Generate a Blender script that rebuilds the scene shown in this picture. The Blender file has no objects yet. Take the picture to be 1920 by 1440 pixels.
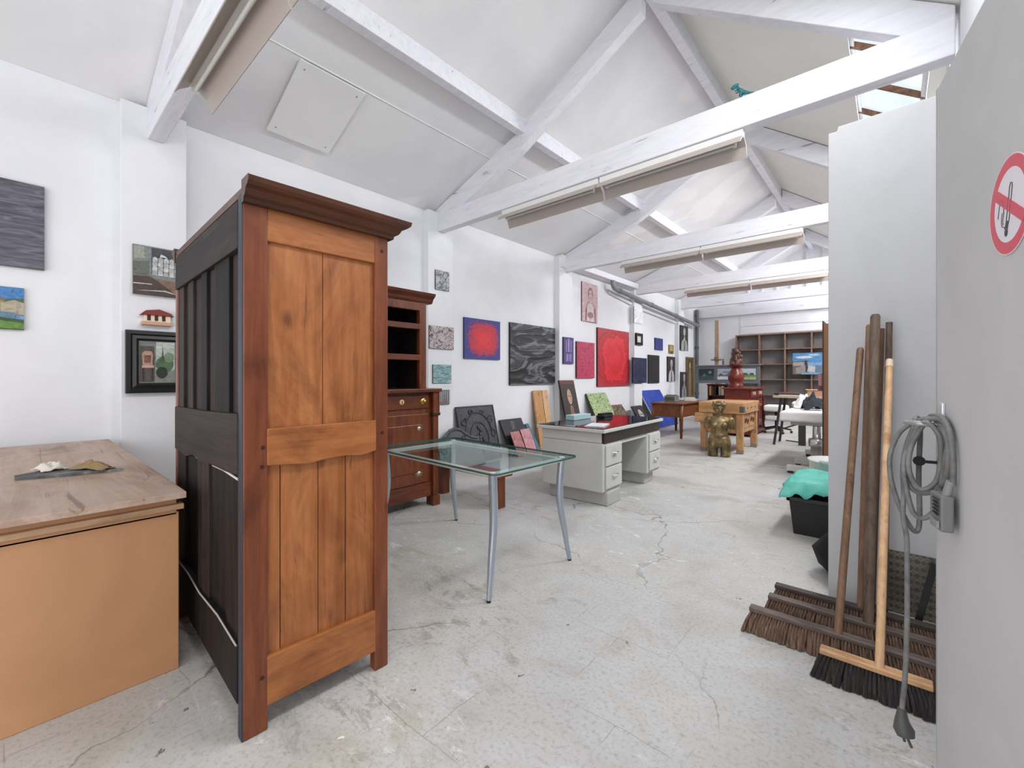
import bpy, bmesh, math, random
from mathutils import Vector, Matrix, noise as mnoise
random.seed(7)
COL = bpy.context.scene.collection
PI = math.pi

# ------------------------------------------------------------------ materials
def lin(h):
    h = h.lstrip('#')
    if len(h) == 3: h = ''.join(c * 2 for c in h)
    o = []
    for i in (0, 2, 4):
        c = int(h[i:i+2], 16) / 255
        o.append(c / 12.92 if c <= .04045 else ((c + .055) / 1.055) ** 2.4)
    return (*o, 1)

_cache = {}
def flat(hexc, rough=.6, metal=0.0):
    k = ('flat', hexc, rough, metal)
    if k in _cache: return _cache[k]
    m = bpy.data.materials.new('paint_' + hexc.strip('#')); m.use_nodes = True
    b = m.node_tree.nodes['Principled BSDF']
    b.inputs['Base Color'].default_value = lin(hexc)
    b.inputs['Roughness'].default_value = rough
    b.inputs['Metallic'].default_value = metal
    _cache[k] = m
    return m

def brush(hexc):
    k_ = ('brush', hexc)
    if k_ in _cache: return _cache[k_]
    k = NT('oil_' + hexc.strip('#')); v = k.coord((1, 1, 1.6)); n = k.noise(v, 14, 5, .7, 1.6)
    f = k.ramp(n, [(.3, '#7c7c80'), (.5, '#d8d8d8'), (.68, '#ffffff')])
    col = k.mix(.75, hexc, f, 'MULTIPLY'); k.bump(n, .5, .006)
    _cache[k_] = k.done(col, .55); return _cache[k_]

class NT:
    def __init__(s, name):
        s.m = bpy.data.materials.new(name); s.m.use_nodes = True
        s.t = s.m.node_tree; s.b = s.t.nodes['Principled BSDF']
    def n(s, typ, **kw):
        nd = s.t.nodes.new(typ)
        for k, v in kw.items():
            if hasattr(nd, k): setattr(nd, k, v)
            else: nd.inputs[k.replace('_', ' ')].default_value = v
        return nd
    def l(s, a, b): s.t.links.new(a, b)
    def coord(s, scale=(1, 1, 1), out='Object', rot=(0, 0, 0)):
        c = s.n('ShaderNodeTexCoord'); mp = s.n('ShaderNodeMapping')
        mp.inputs['Scale'].default_value = scale; mp.inputs['Rotation'].default_value = rot
        s.l(c.outputs[out], mp.inputs['Vector']); return mp.outputs['Vector']
    def noise(s, vec, scale, detail=4, rough=.55, dist=0):
        nd = s.n('ShaderNodeTexNoise'); s.l(vec, nd.inputs['Vector'])
        nd.inputs['Scale'].default_value = scale; nd.inputs['Detail'].default_value = detail
        nd.inputs['Roughness'].default_value = rough; nd.inputs['Distortion'].default_value = dist
        return nd.outputs['Fac']
    def ramp(s, fac, stops, interp='LINEAR'):
        r = s.n('ShaderNodeValToRGB'); r.color_ramp.interpolation = interp
        e = r.color_ramp.elements
        while len(e) > 1: e.remove(e[-1])
        e[0].position = stops[0][0]; e[0].color = lin(stops[0][1])
        for p, c in stops[1:]:
            q = e.new(p); q.color = lin(c)
        s.l(fac, r.inputs['Fac']); return r.outputs['Color']
    def mix(s, fac, a, b, blend='MIX'):
        nd = s.n('ShaderNodeMix', data_type='RGBA', blend_type=blend)
        for sock, v in ((nd.inputs[0], fac), (nd.inputs[6], a), (nd.inputs[7], b)):
            if isinstance(v, (int, float)): sock.default_value = v
            elif isinstance(v, str): sock.default_value = lin(v)
            else: s.l(v, sock)
        return nd.outputs[2]
    def math(s, op, a, b=0.0):
        nd = s.n('ShaderNodeMath', operation=op)
        for i, v in ((0, a), (1, b)):
            if isinstance(v, (int, float)): nd.inputs[i].default_value = v
            else: s.l(v, nd.inputs[i])
        return nd.outputs[0]
    def bump(s, h, strength=.2, dist=.01):
        nd = s.n('ShaderNodeBump'); nd.inputs['Strength'].default_value = strength
        nd.inputs['Distance'].default_value = dist
        s.l(h, nd.inputs['Height']); s.l(nd.outputs[0], s.b.inputs['Normal'])
    def done(s, col, rough=.6, metal=0.0, spec=.5):
        s.l(col, s.b.inputs['Base Color'])
        if isinstance(rough, (int, float)): s.b.inputs['Roughness'].default_value = rough
        else: s.l(rough, s.b.inputs['Roughness'])
        s.b.inputs['Metallic'].default_value = metal
        s.b.inputs['Specular IOR Level'].default_value = spec
        return s.m

def plaster(name, a, b, c=None, scale=1.2, bump=.15):
    k = NT(name); v = k.coord()
    n1 = k.noise(v, scale, 6, .6, .6); n2 = k.noise(v, scale * .5, 3, .5, 1.5)
    col = k.ramp(n1, [(.35, a), (.62, b)])
    if c: col = k.mix(k.ramp(n2, [(.56, '#000000'), (.6, '#ffffff')]), col, c)
    sp = k.ramp(k.noise(v, 38, 2, .5), [(.16, '#8c8c8c'), (.2, '#ffffff')])
    col = k.mix(.5, col, sp, 'MULTIPLY')
    k.bump(k.noise(v, 14, 6, .65), bump, .012)
    return k.done(col, .85, spec=.2)

def wood(name, stops, axis='Z', sc=1.0, rough=.45, bump=.15, knots=None, spec=.5):
    def cs(a, l): return tuple(x * sc for x in {'X': (l, a, a), 'Y': (a, l, a), 'Z': (a, a, l)}[axis])
    k = NT(name); v = k.coord(cs(7, .6)); vf = k.coord(cs(26, 1.6)); vb = k.coord(cs(2.6, 1.3))
    n1 = k.noise(v, 1.3, 6, .62, 1.4); n2 = k.noise(vf, 2.2, 5, .7, .6); n3 = k.noise(vb, 1.6, 5, .62, 1.0)
    col = k.mix(.35, k.ramp(n1, stops), k.ramp(n2, stops))
    col = k.mix(.65, col, k.ramp(n3, [(.33, '#a08a7c'), (.5, '#ffffff'), (.68, '#c9b7a8')]), 'MULTIPLY')
    col = k.mix(.55, col, k.ramp(k.noise(vf, 1.3, 4, .6, 1.2), [(.3, '#4a342a'), (.38, '#ffffff')]), 'MULTIPLY')
    if knots:
        vo = k.n('ShaderNodeTexVoronoi'); k.l(k.coord(cs(3.4, 2.0)), vo.inputs['Vector']); vo.inputs['Scale'].default_value = 1.5
        wob = k.math('ADD', vo.outputs['Distance'], k.math('MULTIPLY', k.math('SUBTRACT', n2, .5), .16))
        col = k.mix(k.ramp(wob, [(.03, '#d0d0d0'), (.13, '#000000')]), col, knots)
    k.bump(n2, bump, .006)
    return k.done(col, rough, 0, spec)

def noisy(name, stops, scale=(1, 1, 1), s=4, det=5, dist=1.0, rough=.55, bump=.4, out='Object', r=.6, interp='LINEAR', metal=0):
    k = NT(name); v = k.coord(scale, out); n = k.noise(v, s, det, r, dist)
    k.bump(n, bump, .01)
    return k.done(k.ramp(n, stops, interp), rough, metal)

def glass(name, col='#e6f2ee', rough=0.0, ior=1.45):
    k = NT(name)
    k.b.inputs['Base Color'].default_value = lin(col); k.b.inputs['Roughness'].default_value = rough
    k.b.inputs['Transmission Weight'].default_value = 1; k.b.inputs['IOR'].default_value = ior
    return k.m
def thin_glass(name, tint, ior=1.5, gl=1.0):
    m = bpy.data.materials.new(name); m.use_nodes = True; t = m.node_tree; t.nodes.clear()
    o = t.nodes.new('ShaderNodeOutputMaterial'); mx = t.nodes.new('ShaderNodeMixShader'); tr = t.nodes.new('ShaderNodeBsdfTransparent'); g = t.nodes.new('ShaderNodeBsdfGlossy'); f = t.nodes.new('ShaderNodeFresnel')
    tr.inputs[0].default_value = lin(tint); g.inputs['Roughness'].default_value = .02; g.inputs[0].default_value = (gl, gl, gl, 1); f.inputs[0].default_value = ior
    ge = t.nodes.new('ShaderNodeNewGeometry'); mm = t.nodes.new('ShaderNodeMath'); mm.operation = 'MULTIPLY'; iv = t.nodes.new('ShaderNodeMath'); iv.operation = 'SUBTRACT'; iv.inputs[0].default_value = 1
    t.links.new(ge.outputs['Backfacing'], iv.inputs[1]); t.links.new(iv.outputs[0], mm.inputs[0]); t.links.new(f.outputs[0], mm.inputs[1]); t.links.new(mm.outputs[0], mx.inputs[0]); t.links.new(tr.outputs[0], mx.inputs[1]); t.links.new(g.outputs[0], mx.inputs[2]); t.links.new(mx.outputs[0], o.inputs[0])
    return m
TABLEGLASS = thin_glass('table_glass', '#f1f7f5', 1.55)
WHITE = plaster('white_wall_paint', '#e2e3e6', '#e9eaee', '#e6e6e9', 1.0)
CEIL = plaster('off_white_ceiling_plaster', '#e0e0e1', '#e9e9e9', '#edecec', .8, .2)
TIMBER = None
def white_timber():
    k = NT('white_painted_timber'); v = k.coord((1.2, 9, 9))
    n = k.noise(v, 1.6, 7, .7, .8)
    col = k.ramp(n, [(.31, '#8e8c95'), (.355, '#dfdfe6'), (.6, '#e9e9ef')])
    k.bump(n, .3, .01)
    return k.done(col, .6, spec=.3)
TIMBER = white_timber()
def floor_mat():
    k = NT('worn_painted_concrete'); v = k.coord()
    big = k.noise(v, .45, 4, .55, .6); mid = k.noise(v, 1.7, 8, .68, .5); fine = k.noise(v, 55, 5, .7, .2)
    base = k.ramp(big, [(.36, '#b0b0b2'), (.47, '#b8b7b5'), (.56, '#bdb8ae'), (.66, '#b6b4b2')])
    patch = k.ramp(mid, [(.36, '#a8a49e'), (.44, '#b9b7b2'), (.55, '#c4c4c4'), (.66, '#b3ac9f')])
    col = k.mix(.55, base, patch)
    v2 = k.coord((1, 2.2, 1), rot=(0, 0, .5))
    gate = k.ramp(k.noise(v, .8, 4, .6), [(.5, '#000000'), (.6, '#ffffff')])
    col = k.mix(k.math('MULTIPLY', gate, k.ramp(k.noise(v2, 6, 10, .82, .4), [(.56, '#000000'), (.6, '#ffffff')])), col, '#d8d8d8')
    gate2 = k.ramp(k.noise(v2, .7, 4, .6, .3), [(.53, '#000000'), (.6, '#ffffff')])
    col = k.mix(k.math('MULTIPLY', k.math('MULTIPLY', gate2, .6), k.ramp(k.noise(v2, 5, 10, .8, .6), [(.44, '#ffffff'), (.48, '#000000')])), col, '#908a82')
    col = k.mix(k.ramp(k.noise(v, 17, 3, .5), [(.26, '#ffffff'), (.275, '#000000')]), col, '#787470')
    col = k.mix(k.ramp(k.noise(v, 13, 3, .5, .6), [(.745, '#000000'), (.76, '#ffffff')]), col, '#e6e6e4')
    col = k.mix(.5, col, k.ramp(fine, [(.32, '#b4b2b0'), (.5, '#ffffff')]), 'MULTIPLY')
    # paving joints
    wn = k.n('ShaderNodeTexNoise'); k.l(v, wn.inputs['Vector']); wn.inputs['Scale'].default_value = 3; wn.inputs['Detail'].default_value = 6
    sc = k.n('ShaderNodeVectorMath', operation='SCALE'); k.l(wn.outputs['Color'], sc.inputs[0]); sc.inputs['Scale'].default_value = .06
    wv = k.n('ShaderNodeVectorMath', operation='ADD'); k.l(v, wv.inputs[0]); k.l(sc.outputs[0], wv.inputs[1])
    br = k.n('ShaderNodeTexBrick'); k.l(wv.outputs[0], br.inputs['Vector'])
    br.inputs['Scale'].default_value = 1; br.inputs['Brick Width'].default_value = .5; br.inputs['Row Height'].default_value = .5
    br.inputs['Mortar Size'].default_value = .003; br.inputs['Mortar Smooth'].default_value = .5
    jm = k.math('MULTIPLY', br.outputs['Fac'], k.ramp(k.noise(v, 1.6, 5, .6), [(.5, '#000000'), (.58, '#ffffff')]))
    col = k.mix(k.math('MULTIPLY', jm, .5), col, '#807b74')
    jl = k.math('MULTIPLY', br.outputs['Fac'], k.ramp(k.noise(v, 1.3, 5, .6), [(.36, '#ffffff'), (.44, '#000000')]))
    col = k.mix(k.math('MULTIPLY', jl, .5), col, '#e2e2e0')
    # wandering cracks
    vo = k.n('ShaderNodeTexVoronoi', feature='DISTANCE_TO_EDGE'); vo.inputs['Scale'].default_value = .6
    w2 = k.n('ShaderNodeVectorMath', operation='SCALE'); w2.inputs['Scale'].default_value = .35
    k.l(wn.outputs['Color'], w2.inputs[0]); a2 = k.n('ShaderNodeVectorMath', operation='ADD')
    k.l(v, a2.inputs[0]); k.l(w2.outputs[0], a2.inputs[1]); k.l(a2.outputs[0], vo.inputs['Vector'])
    cr = k.math('MULTIPLY', k.ramp(vo.outputs['Distance'], [(.0, '#ffffff'), (.0035, '#000000')]), k.ramp(k.noise(v, .7, 2), [(.44, '#000000'), (.52, '#ffffff')]))
    col = k.mix(k.math('MULTIPLY', cr, .75), col, '#605c56')
    k.bump(k.math('SUBTRACT', mid, k.math('MULTIPLY', cr, .6)), .25, .01)
    return k.done(col, k.ramp(mid, [(.3, '#989898'), (.7, '#d0d0d0')]), spec=.3)
FLOOR = floor_mat()
DOORGREY = plaster('grey_enamel', '#c4c5c6', '#cacbcc', None, 3, .05)
PANELGREY = plaster('pale_grey_board', '#b9babc', '#c0c1c3', None, 1.5, .05)
AMBER = wood('amber_fruitwood', [(.25, '#643518'), (.42, '#915629'), (.55, '#a5663a'), (.75, '#b37a45')], 'Z', .9, .42, .12, '#43220f')
AMBERH = wood('amber_fruitwood_rail', [(.25, '#734121'), (.45, '#985b2f'), (.65, '#ac6f3e')], 'Y', .9, .38, .12)
POSTW = wood('red_brown_post_wood', [(.25, '#441f10'), (.45, '#6b351c'), (.65, '#854a2b')], 'Z', .9, .36, .15)
CORN = wood('dark_cornice_wood', [(.3, '#2c170d'), (.5, '#4a2815'), (.7, '#63371d')], 'Y', .9, .35, .1)
BLACKW = wood('tarred_backboard_wood', [(.3, '#0c0b0d'), (.5, '#181515'), (.72, '#2f2927')], 'Z', .7, .6, .6, None, .18)
BLACKB = wood('brown_black_backboard', [(.3, '#1e1716'), (.5, '#2f2523'), (.72, '#4b3e39')], 'Z', .7, .55, .6, None, .18)
BLACKH = wood('tarred_back_rail', [(.3, '#1b1615'), (.5, '#2d2523'), (.72, '#473d39')], 'X', .7, .55, .4, None, .2)
HUTCHW = wood('mahogany_hutch', [(.25, '#3a170c'), (.5, '#64301a'), (.7, '#814526')], 'Y', 1.1, .35, .08)
HUTCHV = wood('mahogany_hutch_vertical', [(.25, '#421c0e'), (.5, '#6e371d'), (.7, '#8d4f2b')], 'Z', 1.1, .35, .08)
TANPLY = noisy('tan_hardboard', [(.3, '#b07f59'), (.55, '#bb8a62'), (.75, '#c6966e')], (1, 1, 1), 1.6, 6, .8, .5, .05)
PLYTOP = wood('weathered_plywood_top', [(.2, '#8d7260'), (.42, '#b2957f'), (.6, '#c2ab9c'), (.8, '#a8826c')], 'X', .55, .5, .1)
PLYEDGE = wood('pale_edge_strip', [(.3, '#8e6848'), (.7, '#c2a27f')], 'Y', 1, .5, .1)
PINE = wood('pale_new_pine', [(.3, '#c79b72'), (.6, '#dcb68d')], 'Z', 1.3, .5, .05)
PINEX = wood('pale_new_pine_head', [(.3, '#c4966b'), (.6, '#dcb48a')], 'X', 1.3, .5, .05)
OLDST = wood('weathered_stick', [(.25, '#4d3a2d'), (.5, '#7a5c46'), (.75, '#93745a')], 'Z', 1.6, .6, .2)
OLDST2 = wood('grey_brown_stick', [(.25, '#3a3029'), (.5, '#655445'), (.75, '#86735f')], 'Z', 1.6, .6, .2)
OLDHEAD = wood('dusty_broom_head', [(.3, '#453a34'), (.6, '#746862'), (.8, '#8b807a')], 'X', 1.4, .7, .2)
BLOCKW = wood('golden_beech_block', [(.25, '#a4744a'), (.5, '#c39463'), (.75, '#d3ab7c')], 'X', 1.2, .45, .08)
BLOCKZ = wood('golden_beech_leg', [(.25, '#a4744a'), (.5, '#c39463'), (.75, '#d3ab7c')], 'Z', 1.2, .45, .08)
TABLEW = wood('reddish_brown_table', [(.25, '#552c17'), (.5, '#74401f'), (.75, '#8a5230')], 'Y', 1.1, .45, .05)
REDW = wood('red_lacquer_wood', [(.25, '#4a150b'), (.5, '#702415'), (.75, '#883320')], 'Y', 1.2, .3, .05)
DARKRED = wood('dark_red_carving', [(.25, '#3a130a'), (.5, '#5e2213'), (.75, '#7a3a22')], 'Z', 2, .35, .1)
SHELFW = wood('bookcase_brown', [(.25, '#644b3e'), (.5, '#8a6f60'), (.75, '#a89081')], 'Z', 1.4, .6, .05)
PLANKW = wood('orange_pine_plank', [(.25, '#a06a3c'), (.5, '#c2905c'), (.75, '#d3aa78')], 'Z', 1.2, .55, .1, '#7e4f2a')
BRONZE = noisy('gilded_bronze', [(.3, '#4a3e2c'), (.5, '#786746'), (.7, '#a89268')], (1, 1, 1), 9, 5, .6, .42, .1, metal=.6)
IRON = noisy('cast_iron', [(.3, '#303134'), (.6, '#47484c')], (1, 1, 1), 18, 5, .4, .5, .2, metal=.3)
DESKGREY = plaster('grey_steel_enamel', '#c0c1bd', '#c8c8c4', None, 3, .03)
STEEL = flat('#c9ccd2', .28, .9); CHROME = flat('#dfe2e6', .12, 1.0); BRASS = flat('#c9a75a', .25, 1.0)
TABLEMETAL = flat('#aab3bd', .35, .55)
GALV = noisy('grey_drain_pipe', [(.3, '#77797a'), (.7, '#8f9192')], (1, 1, 1), 7, 4, .5, .45, .1, metal=.2)
BLACK = flat('#111214', .5); DARKGREY = flat('#2d2e31', .6)
CABLE = noisy('grey_rubber_cable', [(.3, '#5d5d5c'), (.7, '#868684')], (1, 1, 1), 20, 3, .4, .55, .1)
BRISTLE = noisy('brown_broom_bristle', [(.25, '#3f2e25'), (.5, '#6e5646'), (.75, '#a08672')], (40, 6, 3), 4, 4, .8, .9, .9)
BRISTLEK = noisy('black_broom_bristle', [(.25, '#121011'), (.5, '#2b2726'), (.78, '#554c48')], (40, 6, 3), 4, 4, .8, .9, .9)
GLASSEDGE = flat('#4a655f', .1)

# ------------------------------------------------------------------ mesh builder
class MB:
    def __init__(s): s.v = []; s.f = []; s.m = []; s.sm = []
    def add(s, vs, fs, mi=0, smooth=False, M=None):
        b = len(s.v)
        s.v += [tuple(M @ Vector(p)) if M is not None else tuple(p) for p in vs]
        for f in fs: s.f.append(tuple(b + i for i in f)); s.m.append(mi); s.sm.append(smooth)
        return s
    def box(s, x0, x1, y0, y1, z0, z1, mi=0, M=None):
        v = [(x, y, z) for z in (z0, z1) for y in (y0, y1) for x in (x0, x1)]
        return s.add(v, [(0, 2, 3, 1), (4, 5, 7, 6), (0, 1, 5, 4), (2, 6, 7, 3), (0, 4, 6, 2), (1, 3, 7, 5)], mi, False, M)
    def prism(s, pts, axis, a, b, mi=0, M=None, smooth=False):
        n = len(pts)
        def mk(p, t): return {'X': (t, p[0], p[1]), 'Y': (p[0], t, p[1]), 'Z': (p[0], p[1], t)}[axis]
        v = [mk(p, a) for p in pts] + [mk(p, b) for p in pts]
        fs = [tuple(range(n)), tuple(range(2 * n - 1, n - 1, -1))] + [(i, i + n, (i + 1) % n + n, (i + 1) % n) for i in range(n)]
        b0 = len(s.f); s.add(v, fs, mi, False, M)
        if smooth:
            for i in range(b0 + 2, len(s.f)): s.sm[i] = True
        return s
    def tube(s, pts, r, n=10, mi=0, cap=True, M=None, closed=False):
        P = [Vector(p) for p in pts]; k = len(P)
        rs = r if isinstance(r, (list, tuple)) else [r] * k
        T = []
        for i in range(k):
            a = P[(i - 1) % k] if (closed or i > 0) else P[i]; c = P[(i + 1) % k] if (closed or i < k - 1) else P[i]
            T.append((c - a).normalized())
        up = Vector((0, 0, 1)) if abs(T[0].z) < .9 else Vector((1, 0, 0))
        N = (up - T[0] * up.dot(T[0])).normalized()
        vs = []
        for i in range(k):
            N = (N - T[i] * N.dot(T[i]))
            N = N.normalized() if N.length > 1e-6 else T[i].orthogonal().normalized()
            B = T[i].cross(N)
            for j in range(n):
                a = 2 * PI * j / n
                vs.append(P[i] + (N * math.cos(a) + B * math.sin(a)) * rs[i])
        fs = []
        for i in range(k if closed else k - 1):
            i2 = (i + 1) % k
            for j in range(n):
                j2 = (j + 1) % n
                fs.append((i * n + j, i * n + j2, i2 * n + j2, i2 * n + j))
        s.add(vs, fs, mi, True, M)
        if cap and not closed:
            s.add(vs[:n], [tuple(reversed(range(n)))], mi, False, M); s.add(vs[-n:], [tuple(range(n))], mi, False, M)
        return s
    def lathe(s, prof, c=(0, 0, 0), n=20, mi=0, M=None):
        vs = []; fs = []; k = len(prof)
        for r, z in prof:
            for j in range(n):
                a = 2 * PI * j / n; vs.append((c[0] + r * math.cos(a), c[1] + r * math.sin(a), c[2] + z))
        for i in range(k - 1):
            for j in range(n):
                j2 = (j + 1) % n; fs.append((i * n + j, i * n + j2, (i + 1) * n + j2, (i + 1) * n + j))
        s.add(vs, fs, mi, True, M)
        s.add(vs[:n], [tuple(reversed(range(n)))], mi, False, M); s.add(vs[-n:], [tuple(range(n))], mi, False, M)
        return s
    def ell(s, c, r, n=14, m=9, mi=0, M=None):
        vs = [(c[0], c[1], c[2] - r[2])]
        for i in range(1, m):
            t = -PI / 2 + PI * i / m
            for j in range(n):
                a = 2 * PI * j / n
                vs.append((c[0] + r[0] * math.cos(t) * math.cos(a), c[1] + r[1] * math.cos(t) * math.sin(a), c[2] + r[2] * math.sin(t)))
        vs.append((c[0], c[1], c[2] + r[2])); top = len(vs) - 1; fs = []
        for j in range(n):
            j2 = (j + 1) % n
            fs.append((0, 1 + j2, 1 + j)); fs.append((top, top - n + j, top - n + j2))
            for i in range(m - 2):
                fs.append((1 + i * n + j, 1 + i * n + j2, 1 + (i + 1) * n + j2, 1 + (i + 1) * n + j))
        return s.add(vs, fs, mi, True, M)
    def loft(s, rings, n=18, mi=0, M=None):
        vs = []; k = len(rings)
        for (x, y, z, rx, ry) in rings:
            for j in range(n):
                a = 2 * PI * j / n; vs.append((x + rx * math.cos(a), y + ry * math.sin(a), z))
        fs = [(i * n + j, i * n + (j + 1) % n, (i + 1) * n + (j + 1) % n, (i + 1) * n + j) for i in range(k - 1) for j in range(n)]
        fs += [tuple(reversed(range(n))), tuple(range((k - 1) * n, k * n))]
        return s.add(vs, fs, mi, True, M)
    def build(s, name, mats, parent=None, bev=0, seg=2, smooth=None, loc=None, rot=None):
        me = bpy.data.meshes.new(name); me.from_pydata(s.v, [], s.f)
        for m in (mats if isinstance(mats, (list, tuple)) else [mats]): me.materials.append(m)
        me.polygons.foreach_set('material_index', s.m)
        me.polygons.foreach_set('use_smooth', [bool(x) if smooth is None else smooth for x in s.sm])
        me.update()
        o = bpy.data.objects.new(name, me); COL.objects.link(o)
        if parent is not None: o.parent = parent
        if loc is not None: o.location = loc
        if rot is not None: o.rotation_euler = rot
        if bev:
            b = o.modifiers.new('edge', 'BEVEL'); b.width = bev; b.segments = seg; b.limit_method = 'ANGLE'; b.angle_limit = math.radians(40)
            b.use_clamp_overlap = True
        return o

def tag(o, label, cat, group=None, kind='thing'):
    o['label'] = label; o['category'] = cat; o['kind'] = kind
    if group: o['group'] = group
    return o
def thing(name, label, cat, loc=(0, 0, 0), rz=0, group=None, rot=None):
    o = bpy.data.objects.new(name, None); COL.objects.link(o)
    o.empty_display_size = .1
    o.location = loc; o.rotation_euler = rot if rot else (0, 0, rz)
    return tag(o, label, cat, group)
def part(name, mb, mats, parent, label=None, **k):
    o = mb.build(name, mats, parent, **k)
    if label: o['label'] = label
    return o
def struct(name, mb, mats, label, cat, **k):
    return tag(mb.build(name, mats, **k), label, cat, None, 'structure')
def B(*a, **k): return MB().box(*a, **k)
def copy_tree(o, parent=None):
    c = o.copy(); COL.objects.link(c)
    if parent is not None: c.parent = parent
    for ch in list(o.children): copy_tree(ch, c)
    return c

# ------------------------------------------------------------------ room shell
WX, RX, BY, FY = -4.95, .32, 15.0, -3.0
RIDX, RIDZ, PUX, PUZ, EAZ, REZ = -1.75, 5.15, -3.3, 4.32, 3.64, 3.66
struct('floor', B(-5.2, 2.5, -6, 15.4, -.2, 0), FLOOR, 'worn grey painted concrete floor with cracks', 'floor')
struct('wall_left', B(WX - .25, WX, FY, BY + .25, 0, EAZ), WHITE, 'long white wall hung with paintings', 'wall')
bw = MB()
bw.prism([(WX, 0), (RX, 0), (RX, REZ), (RIDX, RIDZ), (PUX, PUZ), (WX, EAZ)], 'Y', BY, BY + .25)
wb = struct('wall_back', bw, WHITE, 'white end wall behind the bookcase', 'wall')
bb = B(WX, RX, BY - .12, BY, 3.22, 3.5)
part('tie_beam', bb, TIMBER, wb, bev=.01)
bd = MB()
for i in range(9):
    x = -3.4 + i * .38
    bd.box(x, x + .05, BY - .04, BY, 3.5, min(EAZ + (x - WX) * .42, RIDZ - .72 * (x - RIDX)) - .05)
bd.box(-3.5, -.4, BY - .05, BY, 3.5, 3.62)
part('boarding', bd, TIMBER, wb)
lb = MB()
for z in (2.62, 2.86, 3.06): lb.box(-3.6, RX, BY - .015, BY, z, z + .2)
part('plank_courses', lb, WHITE, wb, bev=.006)
struct('wall_right', B(RX, RX + .25, -.55, BY + .25, 0, REZ - .02), WHITE, 'white wall under the skylight eaves', 'wall')
# roof skins
cl = MB()
cl.prism([(WX - .25, EAZ - .1), (PUX, PUZ), (RIDX, RIDZ), (RIDX, RIDZ + .15), (PUX, PUZ + .15), (WX - .25, EAZ + .08)], 'Y', FY, BY + .25)
ceil_long = struct('ceiling', cl, CEIL, 'long white roof slope over the painting wall', 'ceiling')
for fx in (.655,):
    sx = WX + (PUX - WX) * fx; sz = EAZ + (PUZ - EAZ) * fx
    part('seam_strip', B(sx - .006, sx + .006, FY, BY, sz - .006, sz + .006), CEIL, ceil_long)
def rz_(x): return RIDZ - .72 * (x - RIDX)
SKX0, SKX1 = -.28, .22
SKY = [(-.6, .55), (1.0, 3.75), (4.15, 6.6), (7.3, 10.1), (10.5, 13.25), (13.55, 14.75)]  # last short skylight is added to brighten the end wall
cr = MB()
def slab(x0, x1, y0, y1): cr.prism([(x0, rz_(x0)), (x1, rz_(x1)), (x1, rz_(x1) + .16), (x0, rz_(x0) + .16)], 'Y', y0, y1)
slab(RIDX, SKX0, FY, BY + .25); slab(SKX1, RX + .4, FY, BY + .25)
ys = [FY] + [y for p in SKY for y in p] + [BY + .25]
for i in range(0, len(ys), 2): slab(SKX0, SKX1, ys[i], ys[i + 1])
co = struct('ceiling', cr, plaster('warm_white_roof_boards', '#e4e4dd', '#ecece6', None, .8, .15), 'short steep roof slope with skylight openings', 'ceiling')
SKYGLASS = thin_glass('skylight_glass', '#f4f8f8', 1.3)
BRICKY = noisy('old_brick_and_batten', [(.3, '#5d3f30'), (.6, '#8f6b54'), (.8, '#a98b75')], (1, 1, 1), 14, 5, .5, .8, .4)
for i, (a, b) in enumerate(SKY):
    w = MB()
    def rail(x0, x1, y0, y1, t=.05, mi=0): w.prism([(x0, rz_(x0) + .06), (x1, rz_(x1) + .06), (x1, rz_(x1) + .06 + t), (x0, rz_(x0) + .06 + t)], 'Y', y0, y1, mi)
    rail(SKX0, SKX0 + .03, a, b); rail(SKX1 - .03, SKX1, a, b); rail(SKX0, SKX1, a, a + .03); rail(SKX0, SKX1, b - .03, b)
    n = max(1, int((b - a) / .75))
    for q in range(1, n + 1 if b - a > 2 else n): rail(SKX0, SKX1, a + (b - a) * q / (n + 1) - .02, a + (b - a) * q / (n + 1) + .02, mi=1)
    wo = struct('window_%d' % (i + 1), w, [TIMBER, BRICKY],
                ['skylight frame nearest the doorway', 'long skylight frame before the dinosaur beam', 'skylight frame just past the dinosaur beam',
                 'skylight frame over the massage table', 'long skylight frame over the workbench and stool', 'small skylight frame added to light the end wall'][i], 'window')
    g = MB(); g.prism([(SKX0, rz_(SKX0) + .1), (SKX1, rz_(SKX1) + .1), (SKX1, rz_(SKX1) + .106), (SKX0, rz_(SKX0) + .106)], 'Y', a, b)
    part('pane', g, SKYGLASS, wo)
# trims on the left wall: pilasters
for i, y in enumerate((.574, 3.757, 6.9, 10.13, 13.1)):
    p = B(WX, -4.83, y, y + .45, 0, EAZ - .02 + (0 if i != 2 else 0))
    if i == 2: p.box(WX, -4.80, y + .04, y + .41, 3.42, EAZ + .02)
    struct('trim_%d' % (i + 1), p, WHITE, ['white pilaster beside the plywood workbench', 'white pilaster with four small pictures right of the hutch',
           'white pilaster between the black canvas and the purple picture', 'white pilaster right of the large red painting', 'white pilaster nearest the far corner'][i], 'pilaster', bev=.006)
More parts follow.
